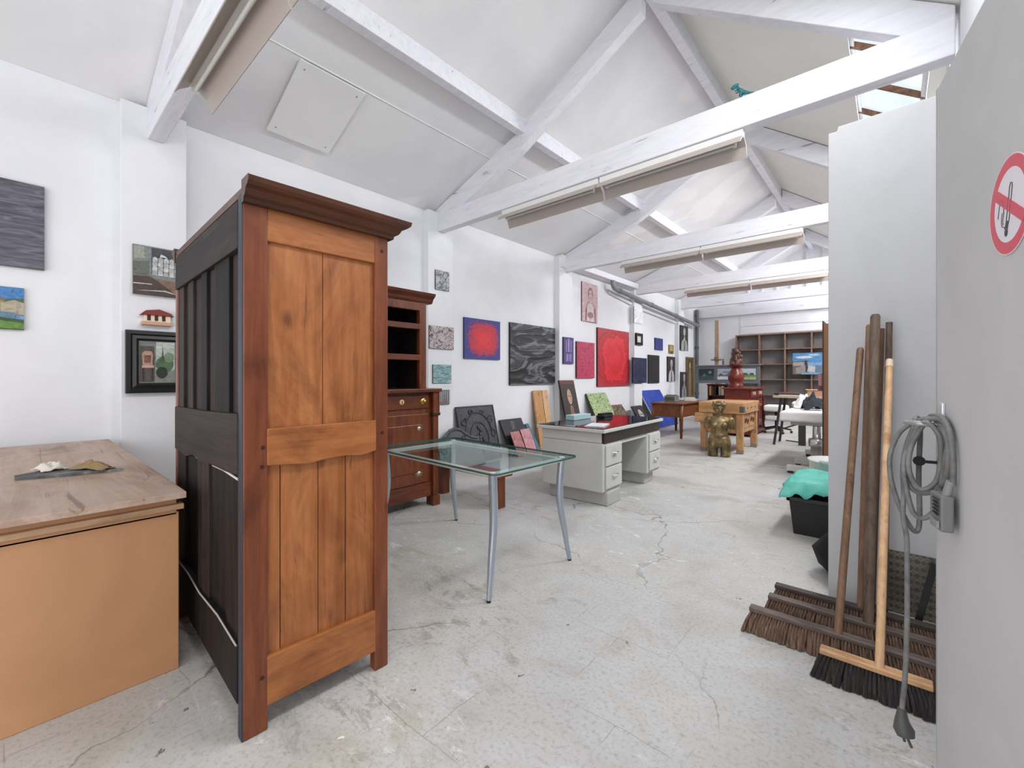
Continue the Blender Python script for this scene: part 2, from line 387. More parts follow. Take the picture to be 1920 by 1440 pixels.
# roof timbers
pr = B(PUX - .05, PUX + .05, FY, BY, PUZ - .16, PUZ + .02)
struct('trim_6', pr, TIMBER, 'white purlin running halfway up the long roof slope', 'beam', bev=.006)
struct('trim_7', B(RIDX - .05, RIDX + .05, FY, BY, RIDZ - .21, RIDZ + .03), TIMBER, 'white ridge beam at the top of the roof', 'beam', bev=.006)
struct('trim_8', B(WX, -4.72, 7.36, 10.13, 3.46, 3.58), TIMBER, 'white wall plate above the grey pipe', 'beam', bev=.006)
for i, y in enumerate((.745, 3.93, 7.08, 10.23, 13.3)):
    t = MB(); t.box(-4.83, .3, y, y + .12, 3.35, 3.6)
    r = MB()
    y0, y1 = y + .003, y + .117
    for a in ([(-4.9, 3.66), (PUX - .0, PUZ - .1), (PUX, PUZ - .32), (-4.35, 3.59), (-4.9, 3.59)], [(PUX, PUZ - .1), (RIDX - .06, RIDZ - .1), (RIDX - .06, RIDZ - .36), (PUX, PUZ - .32)]):
        r.prism(a, 'Y', y0, y1)
    r2 = MB().prism([(RIDX + .06, rz_(RIDX + .06) - .01), (.3, rz_(.3) - .01), (.3, 3.59), (.05, 3.59), (RIDX + .06, rz_(RIDX + .06) - .3)], 'Y', y0, y1)
    o = struct('trim_%d' % (9 + i), t, TIMBER, ['white roof truss nearest the doorway', 'white roof truss carrying the toy dinosaur', 'white roof truss past the dinosaur one',
               'white roof truss above the brown tables', 'white roof truss closest to the end wall'][i], 'roof truss', bev=.008)
    part('rafter', r, TIMBER, o, bev=.006); part('rafter', r2, TIMBER, o, bev=.006)
# ceiling access panel (follows the slope)
sl = math.atan2(PUZ - EAZ, PUX - WX + .0)
M = Matrix.Translation((-4.26, 1.94, EAZ + (-4.26 - WX) * math.tan(sl) - .018)) @ Matrix.Rotation(-sl, 4, 'Y')
hp = B(-.42, .42, -.31, .31, -.014, .0, M=M)
for sx in (-.35, .35):
    for sy in (-.25, .25): hp.box(sx - .006, sx + .006, sy - .006, sy + .006, -.017, -.013, 1, M=M)
struct('trim_14', hp, [plaster('access_panel_paint', '#e6e6e6', '#ececec', None, 1, .03), flat('#8a8a8a')], 'square white access panel screwed to the ceiling', 'panel')
# unseen end wall behind the camera, wide opening added to let daylight in
fw = MB(); fw.box(WX - .25, -4.2, FY - .25, FY, 0, 3.3); fw.box(-4.2, .3, FY - .25, FY, 2.9, 3.3); fw.box(.3, 2.2, FY - .25, FY, 0, 3.3)
struct('wall_front', fw, WHITE, 'unseen white end wall with a wide opening added for daylight', 'wall')

# pipes
pp = thing('drain_pipe', 'grey drain pipe with an elbow sloping along the wall', 'pipe', (-4.74, 8.85, 3.4))
def off(pts, o): return [(p[0] - o[0], p[1] - o[1], p[2] - o[2]) for p in pts]
o0 = (-4.74, 8.85, 3.4)
arc = [(-4.74, 8.86, 3.46), (-4.74, 8.86, 3.40), (-4.74, 8.88, 3.345), (-4.74, 8.93, 3.305), (-4.74, 9.0, 3.285)]
part('pipe_run', MB().tube(off(arc + [(-4.74, 9.2, 3.27), (-4.74, 14.6, 2.94)], o0), .055, 14), GALV, pp)
for y in (9.15, 10.9, 12.6, 14.2): part('coupling', MB().tube(off([(-4.74, y, 3.273 - (y - 9.2) * .0611), (-4.74, y + .1, 3.267 - (y - 9.2) * .0611)], o0), .064, 14), GALV, pp)
for y in (10.3, 13.3): part('bracket', B(-.09, 0, y - 8.85 - .01, y - 8.85 + .01, 3.27 - (y - 9.2) * .0611 - 3.4 - .01, 3.27 - (y - 9.2) * .0611 - 3.4 + .01), GALV, pp)
for y0, y1, z0, z1, lab in ((9.0, 10.1, 3.31, 3.19, 'short white conduit under the grey pipe before the fourth pilaster'), (10.62, 13.06, 3.13, 2.99, 'long white conduit under the grey pipe past the fourth pilaster')):
    tag(MB().tube([(-4.912, y0, z0 - .075), (-4.912, y1, z1 - .075)], .036, 12).build('wall_mounted_conduit', WHITE), lab, 'pipe')
dp = thing('downpipe', 'dark grey vertical downpipe in the far corner', 'pipe', (-4.86, 14.8, 0))
part('pipe_run', MB().tube([(0, 0, 0), (0, 0, 3.5)], .055, 12), flat('#5b5e60', .5, .3), dp)
for z in (.7, 2.2, 3.0): part('collar', MB().lathe([(.066, 0), (.066, .09)], (0, 0, z), 12), flat('#4a4d4f', .5, .3), dp)

# ------------------------------------------------------------------ ceiling strip lights
def strip_light():
    r = thing('ceiling_light', '', 'light')
    part('housing', B(-.67, .67, -.03, .03, -.06, 0), flat('#e4e3e0', .5), r, bev=.006)
    rf = MB()
    for pts in ([(-.03, -.06), (-.085, -.1), (-.105, -.135), (-.1, -.137), (-.08, -.107), (-.025, -.066)], [(.03, -.06), (.085, -.1), (.115, -.19), (.11, -.192), (.08, -.107), (.025, -.066)]):
        rf.prism(pts, 'X', -.67, .67)
    part('reflector', rf, flat('#b3a8a0', .5), r)
    for s in (-.6, .6): part('lamp_holder', B(s - .012, s + .012, -.02, .02, -.12, -.06), flat('#e0e0dc'), r)
    part('fluorescent_tube', MB().tube([(-.59, 0, -.105), (.59, 0, -.105)], .013, 10), flat('#dcdcd6', .3), r)
    return r
L0 = strip_light()
names = ['doorway', 'dinosaur', 'third', 'fourth']
first = True
for i, y in enumerate((.745, 3.93, 7.08, 10.23)):
    for j, x in enumerate((-2.96, -1.6)):
        o = L0 if first else copy_tree(L0); first = False
        o.location = (x, y + .05 if i else y + .06, 3.348)
        o['group'] = 'strip lights under the roof trusses'
        w = ['the nearest truss', 'the dinosaur truss', 'the truss past the dinosaur', 'the truss over the brown tables'][i]
        o['label'] = ('white strip light under %s, the one towards the painting wall' if j == 0 else 'white strip light under %s, the one towards the skylights') % w

# toy dinosaur on the beam
DINO = noisy('teal_toy_plastic', [(.3, '#123c42'), (.55, '#23707a'), (.75, '#4aa0a4')], (1, 1, 1), 30, 3, .5, .45, .1)
d = MB()
d.loft([(0, 0, .05, .012, .012), (.004, 0, .065, .021, .02), (-.008, 0, .085, .019, .018), (-.024, 0, .105, .012, .012), (-.03, 0, .12, .01, .01)], 12)
d.ell((-.042, 0, .13), (.026, .014, .016)); d.ell((-.06, 0, .124), (.016, .01, .008)); d.ell((-.056, 0, .112), (.014, .009, .004))
d.tube([(.01, 0, .06), (.035, 0, .048), (.058, 0, .036), (.085, 0, .03)], [.018, .012, .007, .002], 8)
for s in (-.014, .014):
    d.tube([(.004, s, .06), (-.006, s * 1.2, .035), (.006, s * 1.2, .018), (0, s * 1.2, .004)], [.013, .009, .006, .006], 8)
    d.ell((-.008, s * 1.2, .004), (.014, .007, .004))
    d.tube([(-.022, s, .095), (-.034, s * 1.2, .082), (-.044, s * 1.1, .086)], [.006, .005, .003], 6)
o = d.build('toy_dinosaur', DINO, loc=(-.95, 3.99, 3.601)); o.scale = (1.1, 1.1, 1.1)
tag(o, 'small teal toy dinosaur standing on top of the white beam', 'toy')

# ------------------------------------------------------------------ armoire
A = thing('armoire', 'tall antique armoire with amber side and black plank back', 'armoire', (-1.733, .53, 0), math.radians(-2))
# local: x from 0 (near back corner) to -1.2 (left), y from 0 (back) to .577 (front)
AW, AD, AH = 1.2, .577, 1.955
for (x0, y0, w, dpt) in ((-.045, 0, .045, .082), (-.045, AD - .065, .045, .065), (-AW, 0, .045, .06), (-AW, AD - .06, .045, .06)):
    part('corner_post', B(x0, x0 + w, y0, y0 + dpt, 0, AH), POSTW, A, bev=.005)
S = MB(); S.box(-.035, -.004, .078, AD - .06, 1.80, AH); part('top_rail', S, AMBERH, A, bev=.004)
S = MB()
pts = [(.078, .972), (.15, .966), (.23, .958), (.3, .968), (.38, .97), (.45, .962), (AD - .06, .975), (AD - .06, 1.108), (.078, 1.108)]
S.prism([(p[0], p[1]) for p in pts], 'X', -.035, .004); part('middle_rail', S, AMBERH, A, bev=.003)
part('bottom_rail', B(-.035, 0, .078, AD - .06, .088, .268), AMBERH, A, bev=.004)
w3 = (AD - .14) / 2
S = MB(); S.box(-.03, -.016, .07, .07 + w3, 1.1, 1.81); S.box(-.03, -.018, .073 + w3, AD - .055, 1.1, 1.81); part('upper_panel', S, AMBER, A, bev=.002)
S = MB()
for a, b, t in ((.07, .128, -.017), (.131, .27, -.016), (.273, .385, -.018), (.388, AD - .055, -.016)): S.box(-.03, t, a, b, .26, .98)
part('lower_panel', S, AMBER, A, bev=.002)
for y, z in ((.065, 1.04), (.062, .97), (.062, .2), (AD - .03, 1.86), (AD - .03, 1.05)):
    part('peg', MB().lathe([(.007, 0), (.006, .004)], (0, 0, 0), 10, M=Matrix.Translation((0, y, z)) @ Matrix.Rotation(PI / 2, 4, 'Y')), flat('#2b140a', .5), A)
# black back
part('back_top_rail', B(-AW + .03, -.04, -.006, .02, 1.765, AH - .02), BLACKH, A, bev=.004)
S = MB(); S.prism([(-AW + .03, .915), (-.9, .905), (-.75, .93), (-.6, .92), (-.45, .93), (-.2, .935), (-.04, .945), (-.04, 1.165), (-.5, 1.15), (-AW + .03, 1.14)], 'Y', -.008, .02); part('back_middle_rail', S, BLACKH, A, bev=.004)
S = MB(); S.prism([(-AW + .03, .13), (-.04, .12), (-.04, .33), (-.3, .345), (-.6, .33), (-.85, .345), (-AW + .03, .335)], 'Y', -.008, .02); part('back_bottom_rail', S, BLACKW, A, bev=.004)
x = -AW + .035; rr = random.Random(3); q = 0
for w in (.14, .10, .115, .16, .105, .13, .22, .14):
    x1 = min(x + w, -.04)
    part('back_plank', B(x + .004, x1 - .004, .006 + .012 * (q % 2), .03, 1.12, 1.79), (BLACKB, BLACKW, BLACKB, BLACKB, BLACKW)[q % 5], A, bev=.003)
    x += w; q += 1
x = -AW + .035
for w in (.2, .25, .22, .26, .25):
    x1 = min(x + w, -.04)
    part('back_plank', B(x + .006, x1 - .006, .004 + .01 * (q % 2), .03, .3, .925), (BLACKW, BLACKB, BLACKW)[q % 3], A, bev=.003); x += w; q += 1
part('chipped_edge', MB().tube([(-AW + .04, -.009, .335), (-.85, -.009, .346), (-.6, -.009, .331), (-.3, -.009, .346), (-.045, -.009, .331)], .0035, 6), flat('#a8a29c', .8), A, 'pale chipped edge')
part('chipped_edge', MB().tube([(-.93, .003, .926), (-.75, .003, .928), (-.7, .003, .922)], .005, 6), flat('#c4bfb8', .8), A, 'pale chipped edge')
part('chipped_edge', MB().tube([(-.42, .003, .927), (-.25, .003, .931), (-.06, .003, .924)], .005, 6), flat('#c4bfb8', .8), A, 'pale chipped edge')
# front frame + doors (faces away)
part('back_stile', B(-.045, -.002, -.004, .012, .0, AH), flat('#232833', .45), A, bev=.004)
for s in (0, 1):
    x0 = -AW + .05 + s * .55
    dr = part('door', B(x0, x0 + .545, AD - .035, AD - .005, .3, 1.8), AMBER, A, bev=.004)
    part('door_panel', B(x0 + .08, x0 + .46, AD - .01, AD + .004, .4, 1.7), AMBER, dr, bev=.01)
for za, zb in ((.09, .3), (1.8, AH)): part('front_rail', B(-AW + .045, -.045, AD - .04, AD - .008, za, zb), AMBER, A, bev=.003)
part('top_board', B(-AW, 0, .01, AD, AH - .012, AH + .012), CORN, A, bev=.003)
part('floor_board', B(-AW + .03, -.03, .02, AD - .02, .13, .16), CORN, A)
cn = MB()
prof = [(0, 0), (.018, 0), (.02, .014), (.034, .022), (.04, .03), (.044, .042), (.062, .05), (.074, .06), (.078, .078), (0, .078)]
z0 = 1.917
y_f = AD
vs = []; k = len(prof)
for (cx, cy, dx, dy) in ((0, -.004, 1, 0), (0, y_f, 1, 1), (-AW, y_f, -1, 1), (-AW, -.004, -1, 0)):
    for p, z in prof: vs.append((cx + dx * p, cy + dy * p, z0 + z))
fs = []
for c in range(3):
    for i in range(k):
        i2 = (i + 1) % k
        fs.append((c * k + i, c * k + i2, (c + 1) * k + i2, (c + 1) * k + i))
fs += [tuple(range(k)), tuple(range(3 * k, 4 * k))[::-1]]
cn.add(vs, fs)
cn.box(-AW - .0, 0, .0, .02, AH - .01, AH + .02)
part('cornice', cn, CORN, A, bev=.002)

# ------------------------------------------------------------------ plywood workbench at left
Wb = thing('workbench', 'large tan plywood workbench behind the armoire', 'workbench', (-2.395, .5, 0))
part('body', B(-2.4, 0, -1.9, -.02, 0, .70), TANPLY, Wb, bev=.004)
part('tabletop', B(-2.43, .035, -1.95, .0, .762, .79), [PLYTOP], Wb, bev=.003)
part('edge_strip', B(-2.4, .03, -1.93, -.008, .715, .738), PLYEDGE, Wb, bev=.002)
part('top_frame', B(-2.38, .0, -1.9, -.03, .69, .765), TANPLY, Wb)
# palette with rag
P = MB(); P.prism([(-.16, -.05), (-.12, -.12), (.05, -.1), (.27, -.03), (.1, .05), (-.1, .08)], 'Z', 0, .014)
o = P.build('slate_palette', noisy('paint_stained_slate', [(.35, '#3a3b3a'), (.55, '#5d6060'), (.7, '#8f9490')], (1, 1, 1), 12, 4, .5, .6, .2), loc=(-3.28, .16, .7905), rot=(0, 0, math.radians(62)))
tag(o, 'dark pointed slate palette lying on the plywood workbench', 'palette')
def crumple(name, sx, sy, sz, seed, mat, loc, rz, label, cat, n=22, amp=.5, drape=0):
    m = MB(); vs = []; fs = []
    for i in range(n):
        for j in range(n):
            u = i / (n - 1) * 2 - 1; v = j / (n - 1) * 2 - 1
            k = max(0, 1 - (u * u + v * v) * .7)
            h = mnoise.noise(Vector((u * 2.1 + seed, v * 2.1, seed))) * amp + abs(mnoise.noise(Vector((u * 4 + seed, v * 3, 2)))) * .5
            z = sz * max(.03, k * (.6 + h))
            vs.append((sx * u * (1 + .15 * mnoise.noise(Vector((v * 3, seed, 0)))), sy * v * (1 + .15 * mnoise.noise(Vector((u * 3, seed, 5)))), z))
    for i in range(n - 1):
        for j in range(n - 1): fs.append((i * n + j, (i + 1) * n + j, (i + 1) * n + j + 1, i * n + j + 1))
    m.add(vs, fs, 0, True); o = m.build(name, mat, loc=loc, rot=(0, 0, rz))
    s = o.modifiers.new('thick', 'SOLIDIFY'); s.thickness = .004; s.offset = 1
    return tag(o, label, cat)
crumple('paper_rag', .07, .05, .05, 3.3, flat('#d9d2c6', .8), (-3.37, .12, .806), .3, 'crumpled white paper rag on the slate palette', 'rag')
crumple('cloth_rag', .1, .035, .045, 8.1, flat('#8d7453', .8), (-3.22, .27, .806), .6, 'folded brown cloth rag on the slate palette', 'rag')

# ------------------------------------------------------------------ hutch
Hh = thing('hutch', 'mahogany hutch with open dark shelves above drawer and door', 'hutch', (-3.98, 2.86, 0))
# local: x 0..0.5 (front), y from -1.45..0
part('top_slab', B(-.02, .53, -1.5, .0, 1.145, 1.18), HUTCHW, Hh, bev=.005)
part('body', B(0, .46, -1.44, -.04, .1, 1.145), HUTCHV, Hh, bev=.004)
for y in (-1.44, -.09):
    c = part('column', B(.44, .50, y, y + .066, .1, .91).box(.43, .51, y - .006, y + .075, .94, 1.145), HUTCHV, Hh, bev=.004)
    part('column_ring', B(.425, .515, y - .012, y + .08, .905, .94), flat('#3b2216', .3), c, bev=.004)
    part('foot', B(.4, .51, y - .01, y + .08, 0, .1), POSTW, Hh, bev=.004)
    part('back_foot', B(.0, .07, y, y + .06, 0, .1), POSTW, Hh)
dw = part('drawer', B(.45, .478, -1.34, -.13, .985, 1.12), HUTCHW, Hh, bev=.004)
kn = MB().lathe([(.034, 0), (.034, .004), (.026, .008), (.012, .01), (.012, .02), (.02, .026), (.016, .034), (.002, .036)], (0, 0, 0), 18, M=Matrix.Translation((.478, -.2, 1.055)) @ Matrix.Rotation(PI / 2, 4, 'Y'))
part('knob', kn, BRASS, dw)
kn = MB().lathe([(.034, 0), (.034, .004), (.026, .008), (.012, .01), (.012, .02), (.02, .026), (.016, .034), (.002, .036)], (0, 0, 0), 18, M=Matrix.Translation((.478, -1.27, 1.055)) @ Matrix.Rotation(PI / 2, 4, 'Y'))
part('knob', kn, BRASS, dw)
es = MB().lathe([(.026, 0), (.026, .005), (.018, .008)], (0, 0, 0), 16, M=Matrix.Translation((.478, -.45, 1.055)) @ Matrix.Rotation(PI / 2, 4, 'Y'))
es.box(.484, .488, -.454, -.446, 1.04, 1.068, 1); part('escutcheon', es, [flat('#d8b48a', .4), BLACK], dw)
for a, b in ((-1.34, -.745), (-.735, -.13)):
    dd = part('door', B(.45, .475, a, b, .25, .93), HUTCHV, Hh, bev=.004)
    part('door_panel', B(.472, .484, a + .09, b - .09, .36, .83), HUTCHV, dd, bev=.012)
    for z in (.79, .35):
        st = MB()
        for q in range(10):
            an = q * PI / 5; st.prism([(b - .12 + .02 * math.cos(an - .25), z + .02 * math.sin(an - .25)), (b - .12 + .048 * math.cos(an), z + .048 * math.sin(an)), (b - .12 + .02 * math.cos(an + .25), z + .02 * math.sin(an + .25))], 'X', .474, .48)
        st.lathe([(.024, 0), (.022, .01), (.008, .014)], (0, 0, 0), 12, M=Matrix.Translation((.474, b - .12, z)) @ Matrix.Rotation(PI / 2, 4, 'Y'))
        part('star_ornament', st, flat('#c9c2b4', .3, .7), dd)
part('plinth', B(.44, .475, -1.38, -.09, .1, .235), HUTCHW, Hh, bev=.004)
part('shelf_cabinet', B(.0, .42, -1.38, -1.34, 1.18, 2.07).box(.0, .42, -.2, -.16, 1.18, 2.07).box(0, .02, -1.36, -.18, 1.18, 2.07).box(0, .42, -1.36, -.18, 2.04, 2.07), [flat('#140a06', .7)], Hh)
part('face_frame', B(.42, .47, -.235, -.155, 1.18, 2.03).box(.42, .47, -1.385, -1.305, 1.18, 2.03).box(.42, .468, -1.31, -.23, 1.95, 2.03), HUTCHV, Hh, bev=.004)
for z in (1.47, 1.775):
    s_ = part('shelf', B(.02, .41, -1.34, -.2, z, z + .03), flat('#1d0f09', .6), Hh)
    part('shelf_edge', B(.41, .47, -1.31, -.23, z - .01, z + .045), HUTCHW, s_, bev=.004)
cv = MB().prism([(.47, 2.03), (.49, 2.05), (.495, 2.07), (.53, 2.1), (.54, 2.125), (0, 2.125), (0, 2.03)], 'Y', -1.46, -.085)
part('cornice', cv, HUTCHW, Hh, bev=.004)
tag(B(WX + .001, WX + .025, 2.42, 2.52, 2.12, 2.28).box(WX + .025, WX + .03, 2.44, 2.5, 2.15, 2.2, 1).build('thermostat_mount', [flat('#e2e2e6'), flat('#b5b5bb')], bev=.004), 'small white wall box above the hutch', 'wall box')

# ------------------------------------------------------------------ glass table
G = thing('glass_table', 'rectangular glass table on four curved grey metal legs', 'table', (-2.36, 2.21, 0), math.radians(-2))
TW, TD, TZ = .69, .41, .735
g = MB()
def rrect(w, h, r, n=5):
    out = []
    for cx, cy, a0 in ((w - r, h - r, 0), (-w + r, h - r, PI / 2), (-w + r, -h + r, PI), (w - r, -h + r, 1.5 * PI)):
        for i in range(n + 1):
            a = a0 + PI / 2 * i / n; out.append((cx + r * math.cos(a), cy + r * math.sin(a)))
    return out
pts = rrect(TW, TD, .045)
g.prism(pts, 'Z', TZ, TZ + .012)
for i in range(2, len(g.f)): g.m[i] = 1
part('glass_top', g, [TABLEGLASS, GLASSEDGE], G)
fr = MB()
fr.box(-TW + .1, TW - .1, -TD + .06, -TD + .1, TZ - .032, TZ - .006); fr.box(-TW + .1, TW - .1, TD - .1, TD - .06, TZ - .032, TZ - .006)
fr.box(-TW + .08, -TW + .12, -TD + .06, TD - .06, TZ - .032, TZ - .006); fr.box(TW - .12, TW - .08, -TD + .06, TD - .06, TZ - .032, TZ - .006)
part('frame', fr, flat('#dfe5e8', .35, .2), G, bev=.004)
for sx in (-1, 1):
    for sy in (-1, 1):
        x, y = sx * (TW - .09), sy * (TD - .07)
        pts = []; rs = []
        for i in range(13):
            t = i / 12; z = (TZ - .008) * (1 - t)
            b = .055 * (max(0, t - .35) / .65) ** 1.7 - .018 * math.sin(min(1, t / .7) * PI)
            pts.append((x + sx * b * .45, y + sy * b, z + .012 * t)); rs.append(.026 * (1 - t) + .014 * t + .004 * math.sin(t * PI))
        lg = part('leg', MB().tube(pts, rs, 14), TABLEMETAL, G)
        part('foot_pad', MB().lathe([(.013, 0), (.014, .014)], (pts[-1][0], pts[-1][1], 0), 12), BLACK, lg)
        part('glass_pad', MB().lathe([(.02, 0), (.02, .008)], (x, y, TZ - .0075), 12), flat('#dfe6ea', .3), lg)

# low brown bench behind it
Bn = thing('low_bench', 'low dark brown wooden bench behind the glass table', 'bench', (-2.96, 3.15, 0))
part('seat', B(-.92, .07, -.07, .16, .30, .34), TABLEW, Bn, bev=.005)
part('leg', B(-.06, .06, -.05, .06, 0, .3), HUTCHV, Bn, bev=.005); part('leg', B(-.9, -.78, -.05, .06, 0, .3), HUTCHV, Bn, bev=.005)

# ------------------------------------------------------------------ steel desk
D = thing('office_desk', 'grey steel pedestal desk with glossy black top and four drawers', 'desk', (-2.16, 3.83, 0), math.radians(2))
# local: front face at x=0 (faces +X), y 0..1.5, back x=-.75
DT = .78
part('desktop', B(-.77, .02, -.02, 1.54, DT - .004, DT + .002), flat('#0c0c0d', .06), D, 'glossy black desktop', bev=.001)
part('top_edge', B(-.785, .035, -.035, 1.555, DT - .04, DT - .005), DESKGREY, D, bev=.006)
part('front_recess', B(-.02, .006, .02, 1.5, .63, DT - .04), flat('#2c211f', .4), D, 'dark recessed band under the top')
for a, b in ((0, .42), (1.12, 1.52)):
    bd = MB().box(-.74, 0, a, b, .14, .63); bd.box(-.74, -.02, a, b, .63, DT - .04)
    part('pedestal', bd, DESKGREY, D, bev=.012)
    part('plinth_foot', B(-.68, .02 if a == 0 else -.06, a + .06, b - .06, 0, .14), flat('#b2b2ac', .5), D, bev=.012)
    for z0, z1 in ((.17, .385), (.4, .61)):
        dr = part('drawer', B(0, .018, a + .045, b - .02, z0, z1), DESKGREY, D, bev=.007)
        cy = (a + b) / 2 + .01; cz = (z0 + z1) / 2 + .02
        h = MB().tube([(.02, cy - .05, cz), (.04, cy - .045, cz), (.045, cy, cz - .004), (.04, cy + .045, cz), (.02, cy + .05, cz)], .006, 8)
        h.prism([(cy - .02, cz - .03), (cy + .02, cz - .03), (cy + .026, cz), (cy - .026, cz)], 'X', .018, .022)
        part('handle', h, CHROME, dr)
part('modesty_panel', B(-.72, -.7, .42, 1.12, .2, .74), DESKGREY, D)
part('knee_rail', B(-.05, -.01, .4, 1.14, .585, .63), DESKGREY, D, bev=.004)
tag(B(-.06, .06, -.19, .19, 0, .06).build('paper_box', flat('#a9c6cb', .6), loc=(-2.87, 4.5, DT + .003), bev=.004), 'pale blue flat box on the back edge of the steel desk', 'box')
st = MB().box(-.05, .05, -.1, .1, 0, .03).box(-.04, .04, .09, .14, 0, .05).tube([(-.04, -.1, .04), (.04, .08, .045)], .012, 8)
tag(st.build('stapler', BLACK, loc=(-2.78, 4.98, DT + .003), bev=.004), 'small black stapler on the desk beside the pale blue box', 'stapler')
pm = B(-.1, .1, -.15, .15, 0, .006).box(-.09, .1, -.13, .15, .006, .011)
tag(pm.build('paper_sheets', flat('#d9dcdf', .5), loc=(-2.35, 4.05, DT + .003), rot=(0, 0, .3)), 'white paper sheets on the near end of the black desktop', 'paper')

# ------------------------------------------------------------------ pictures
def add_shapes(mb, w, h, th, shapes, mats):
    e = .0008
    for i, sh in enumerate(shapes):
        kind, c = sh[0], sh[1]; X = th + e * (i + 1)
        if c not in mats: mats.append(c)
        mi = mats.index(c)
        if kind == 'e':
            _, _, cx, cy, rx, ry = sh; n = 20
            pts = [(cx + rx * math.cos(2 * PI * k / n), cy + ry * math.sin(2 * PI * k / n)) for k in range(n)]
        else: pts = sh[2]
        mb.add([(X, (px - .5) * w, py * h) for px, py in pts], [tuple(range(len(pts)))], mi)
def picture(label, y0, y1, z0, z1, X, face, edge='#1f1f22', th=.03, shapes=(), lean=0, frame=None, fw=.05, name='picture', group='pictures on the painting wall', cat='picture', ry=0):
    w, h = y1 - y0, z1 - z0
    loc = (X, (y0 + y1) / 2, z0); rot = (0, lean, ry)
    face = brush(face) if isinstance(face, str) else face
    sh = [(s[0], brush(s[1]) if isinstance(s[1], str) else s[1], *s[2:]) for s in shapes]
    mats = [flat(edge, .5), face]
    mb = MB()
    if frame:
        root = thing(name, label, cat, loc, 0, group, rot)
        pr = [(0, 0), (0, th + .02), (fw * .35, th + .022), (fw * .5, th + .008), (fw * .8, th + .014), (fw, th), (fw, 0)]
        f = MB(); vs = []; k = len(pr)
        for sy, sz in ((-1, 0), (1, 0), (1, 1), (-1, 1)):
            for p, q in pr: vs.append((q, sy * (w / 2 - p), p if sz == 0 else h - p))
        fs = []
        for c in range(4):
            c2 = (c + 1) % 4
            for i in range(k - 1): fs.append((c * k + i, c2 * k + i, c2 * k + i + 1, c * k + i + 1))
        f.add(vs, fs); f.box(0, .004, -w / 2 + .002, w / 2 - .002, .002, h - .002)
        part('frame', f, flat(frame, .35), root)
        mb.box(0.004, th - .008, -w / 2 + fw, w / 2 - fw, fw, h - fw, 0); mb.m[-1] = 1
        m2 = MB(); m2.v = mb.v; m2.f = mb.f; m2.m = mb.m; m2.sm = mb.sm
        tmp = MB(); add_shapes(tmp, w - 2 * fw, h - 2 * fw, th - .008, sh, mats)
        m2.add([(x, y, z + fw) for x, y, z in tmp.v], [], 0); b = len(m2.v) - len(tmp.v)
        for f_, mi, s_ in zip(tmp.f, tmp.m, tmp.sm): m2.f.append(tuple(b + i for i in f_)); m2.m.append(mi); m2.sm.append(s_)
        part('canvas', m2, mats, root)
        return root
    mb.box(0, th, -w / 2, w / 2, 0, h); mb.m[-1] = 1
    add_shapes(mb, w, h, th, sh, mats)
    o = mb.build(name, mats, loc=loc, rot=rot)
    return tag(o, label, cat, group)
def bust(skin='#c8b8ae', hair='#d9d5d0', cloth='#c9cbd0', tie='#2d3038', cy=.68, s=1.0, cx=.5):
    k = s
    return [('p', cloth, [(cx - .36 * k, 0), (cx - .36 * k, .22), (cx - .28 * k, .38), (cx - .1 * k, .46), (cx + .1 * k, .46), (cx + .28 * k, .38), (cx + .36 * k, .22), (cx + .36 * k, 0)]),
            ('p', tie, [(cx - .05 * k, 0), (cx - .04 * k, .42), (cx + .04 * k, .42), (cx + .06 * k, 0)]),
            ('p', skin, [(cx - .07 * k, .4), (cx - .07 * k, .56), (cx + .07 * k, .56), (cx + .07 * k, .4)]),
            ('e', hair, cx, cy + .05, .15 * k, .15), ('e', skin, cx, cy, .13 * k, .15),
            ('e', '#3a302c', cx - .05 * k, cy + .02, .025, .012), ('e', '#3a302c', cx + .05 * k, cy + .02, .025, .012),
            ('p', '#9c7d70', [(cx, cy + .02), (cx + .025 * k, cy - .045), (cx - .015 * k, cy - .045)]), ('e', '#7a4e48', cx, cy - .085, .04, .008)]
WL, PL = -4.948, -4.828
def gen(name, fn):
    k = NT(name); fn(k); return k.m
m = noisy('lilac_grey_strokes', [(.3, '#3f3d46'), (.5, '#5b5963'), (.72, '#7f7d88')], (1, 1.2, 9), 4, 6, 1, .6, .4)
picture('large dark grey canvas at the left end of the wall', -.62, .145, 2.12, 2.76, WL, m, '#2e2b30')
picture('small painting of stone houses over green grass', -.4, .04, 1.65, 1.965, WL, '#7fa8cf', '#8d8676', .02, [
    ('p', '#4f8fce', [(0, .6), (1, .6), (1, 1), (0, 1)]), ('e', '#dfe6ee', .45, .82, .2, .05), ('p', '#58764e', [(0, .62), (.3, .72), (.6, .66), (1, .75), (1, .5), (0, .5)]),
    ('p', '#a99a80', [(.35, .38), (.35, .7), (.55, .84), (.78, .7), (.78, .38)]), ('p', '#8b6f55', [(.32, .68), (.55, .86), (.82, .7), (.76, .66), (.55, .78), (.38, .64)]),
    ('p', '#c2b69d', [(.74, .36), (.74, .62), (.9, .7), (1, .64), (1, .36)]), ('p', '#d6d8d2', [(.1, .34), (.3, .48), (.6, .42), (.5, .3)]), ('p', '#6d92ac', [(.68, .2), (.68, .42), (.9, .4), (.9, .22)]),
    ('p', '#3f5c37', [(0, 0), (0, .4), (.25, .34), (.6, .3), (1, .24), (1, 0)]), ('p', '#6f9a48', [(0, .02), (0, .24), (.4, .26), (1, .16), (1, .02)]), ('e', '#2a3a26', .55, .3, .14, .05)])
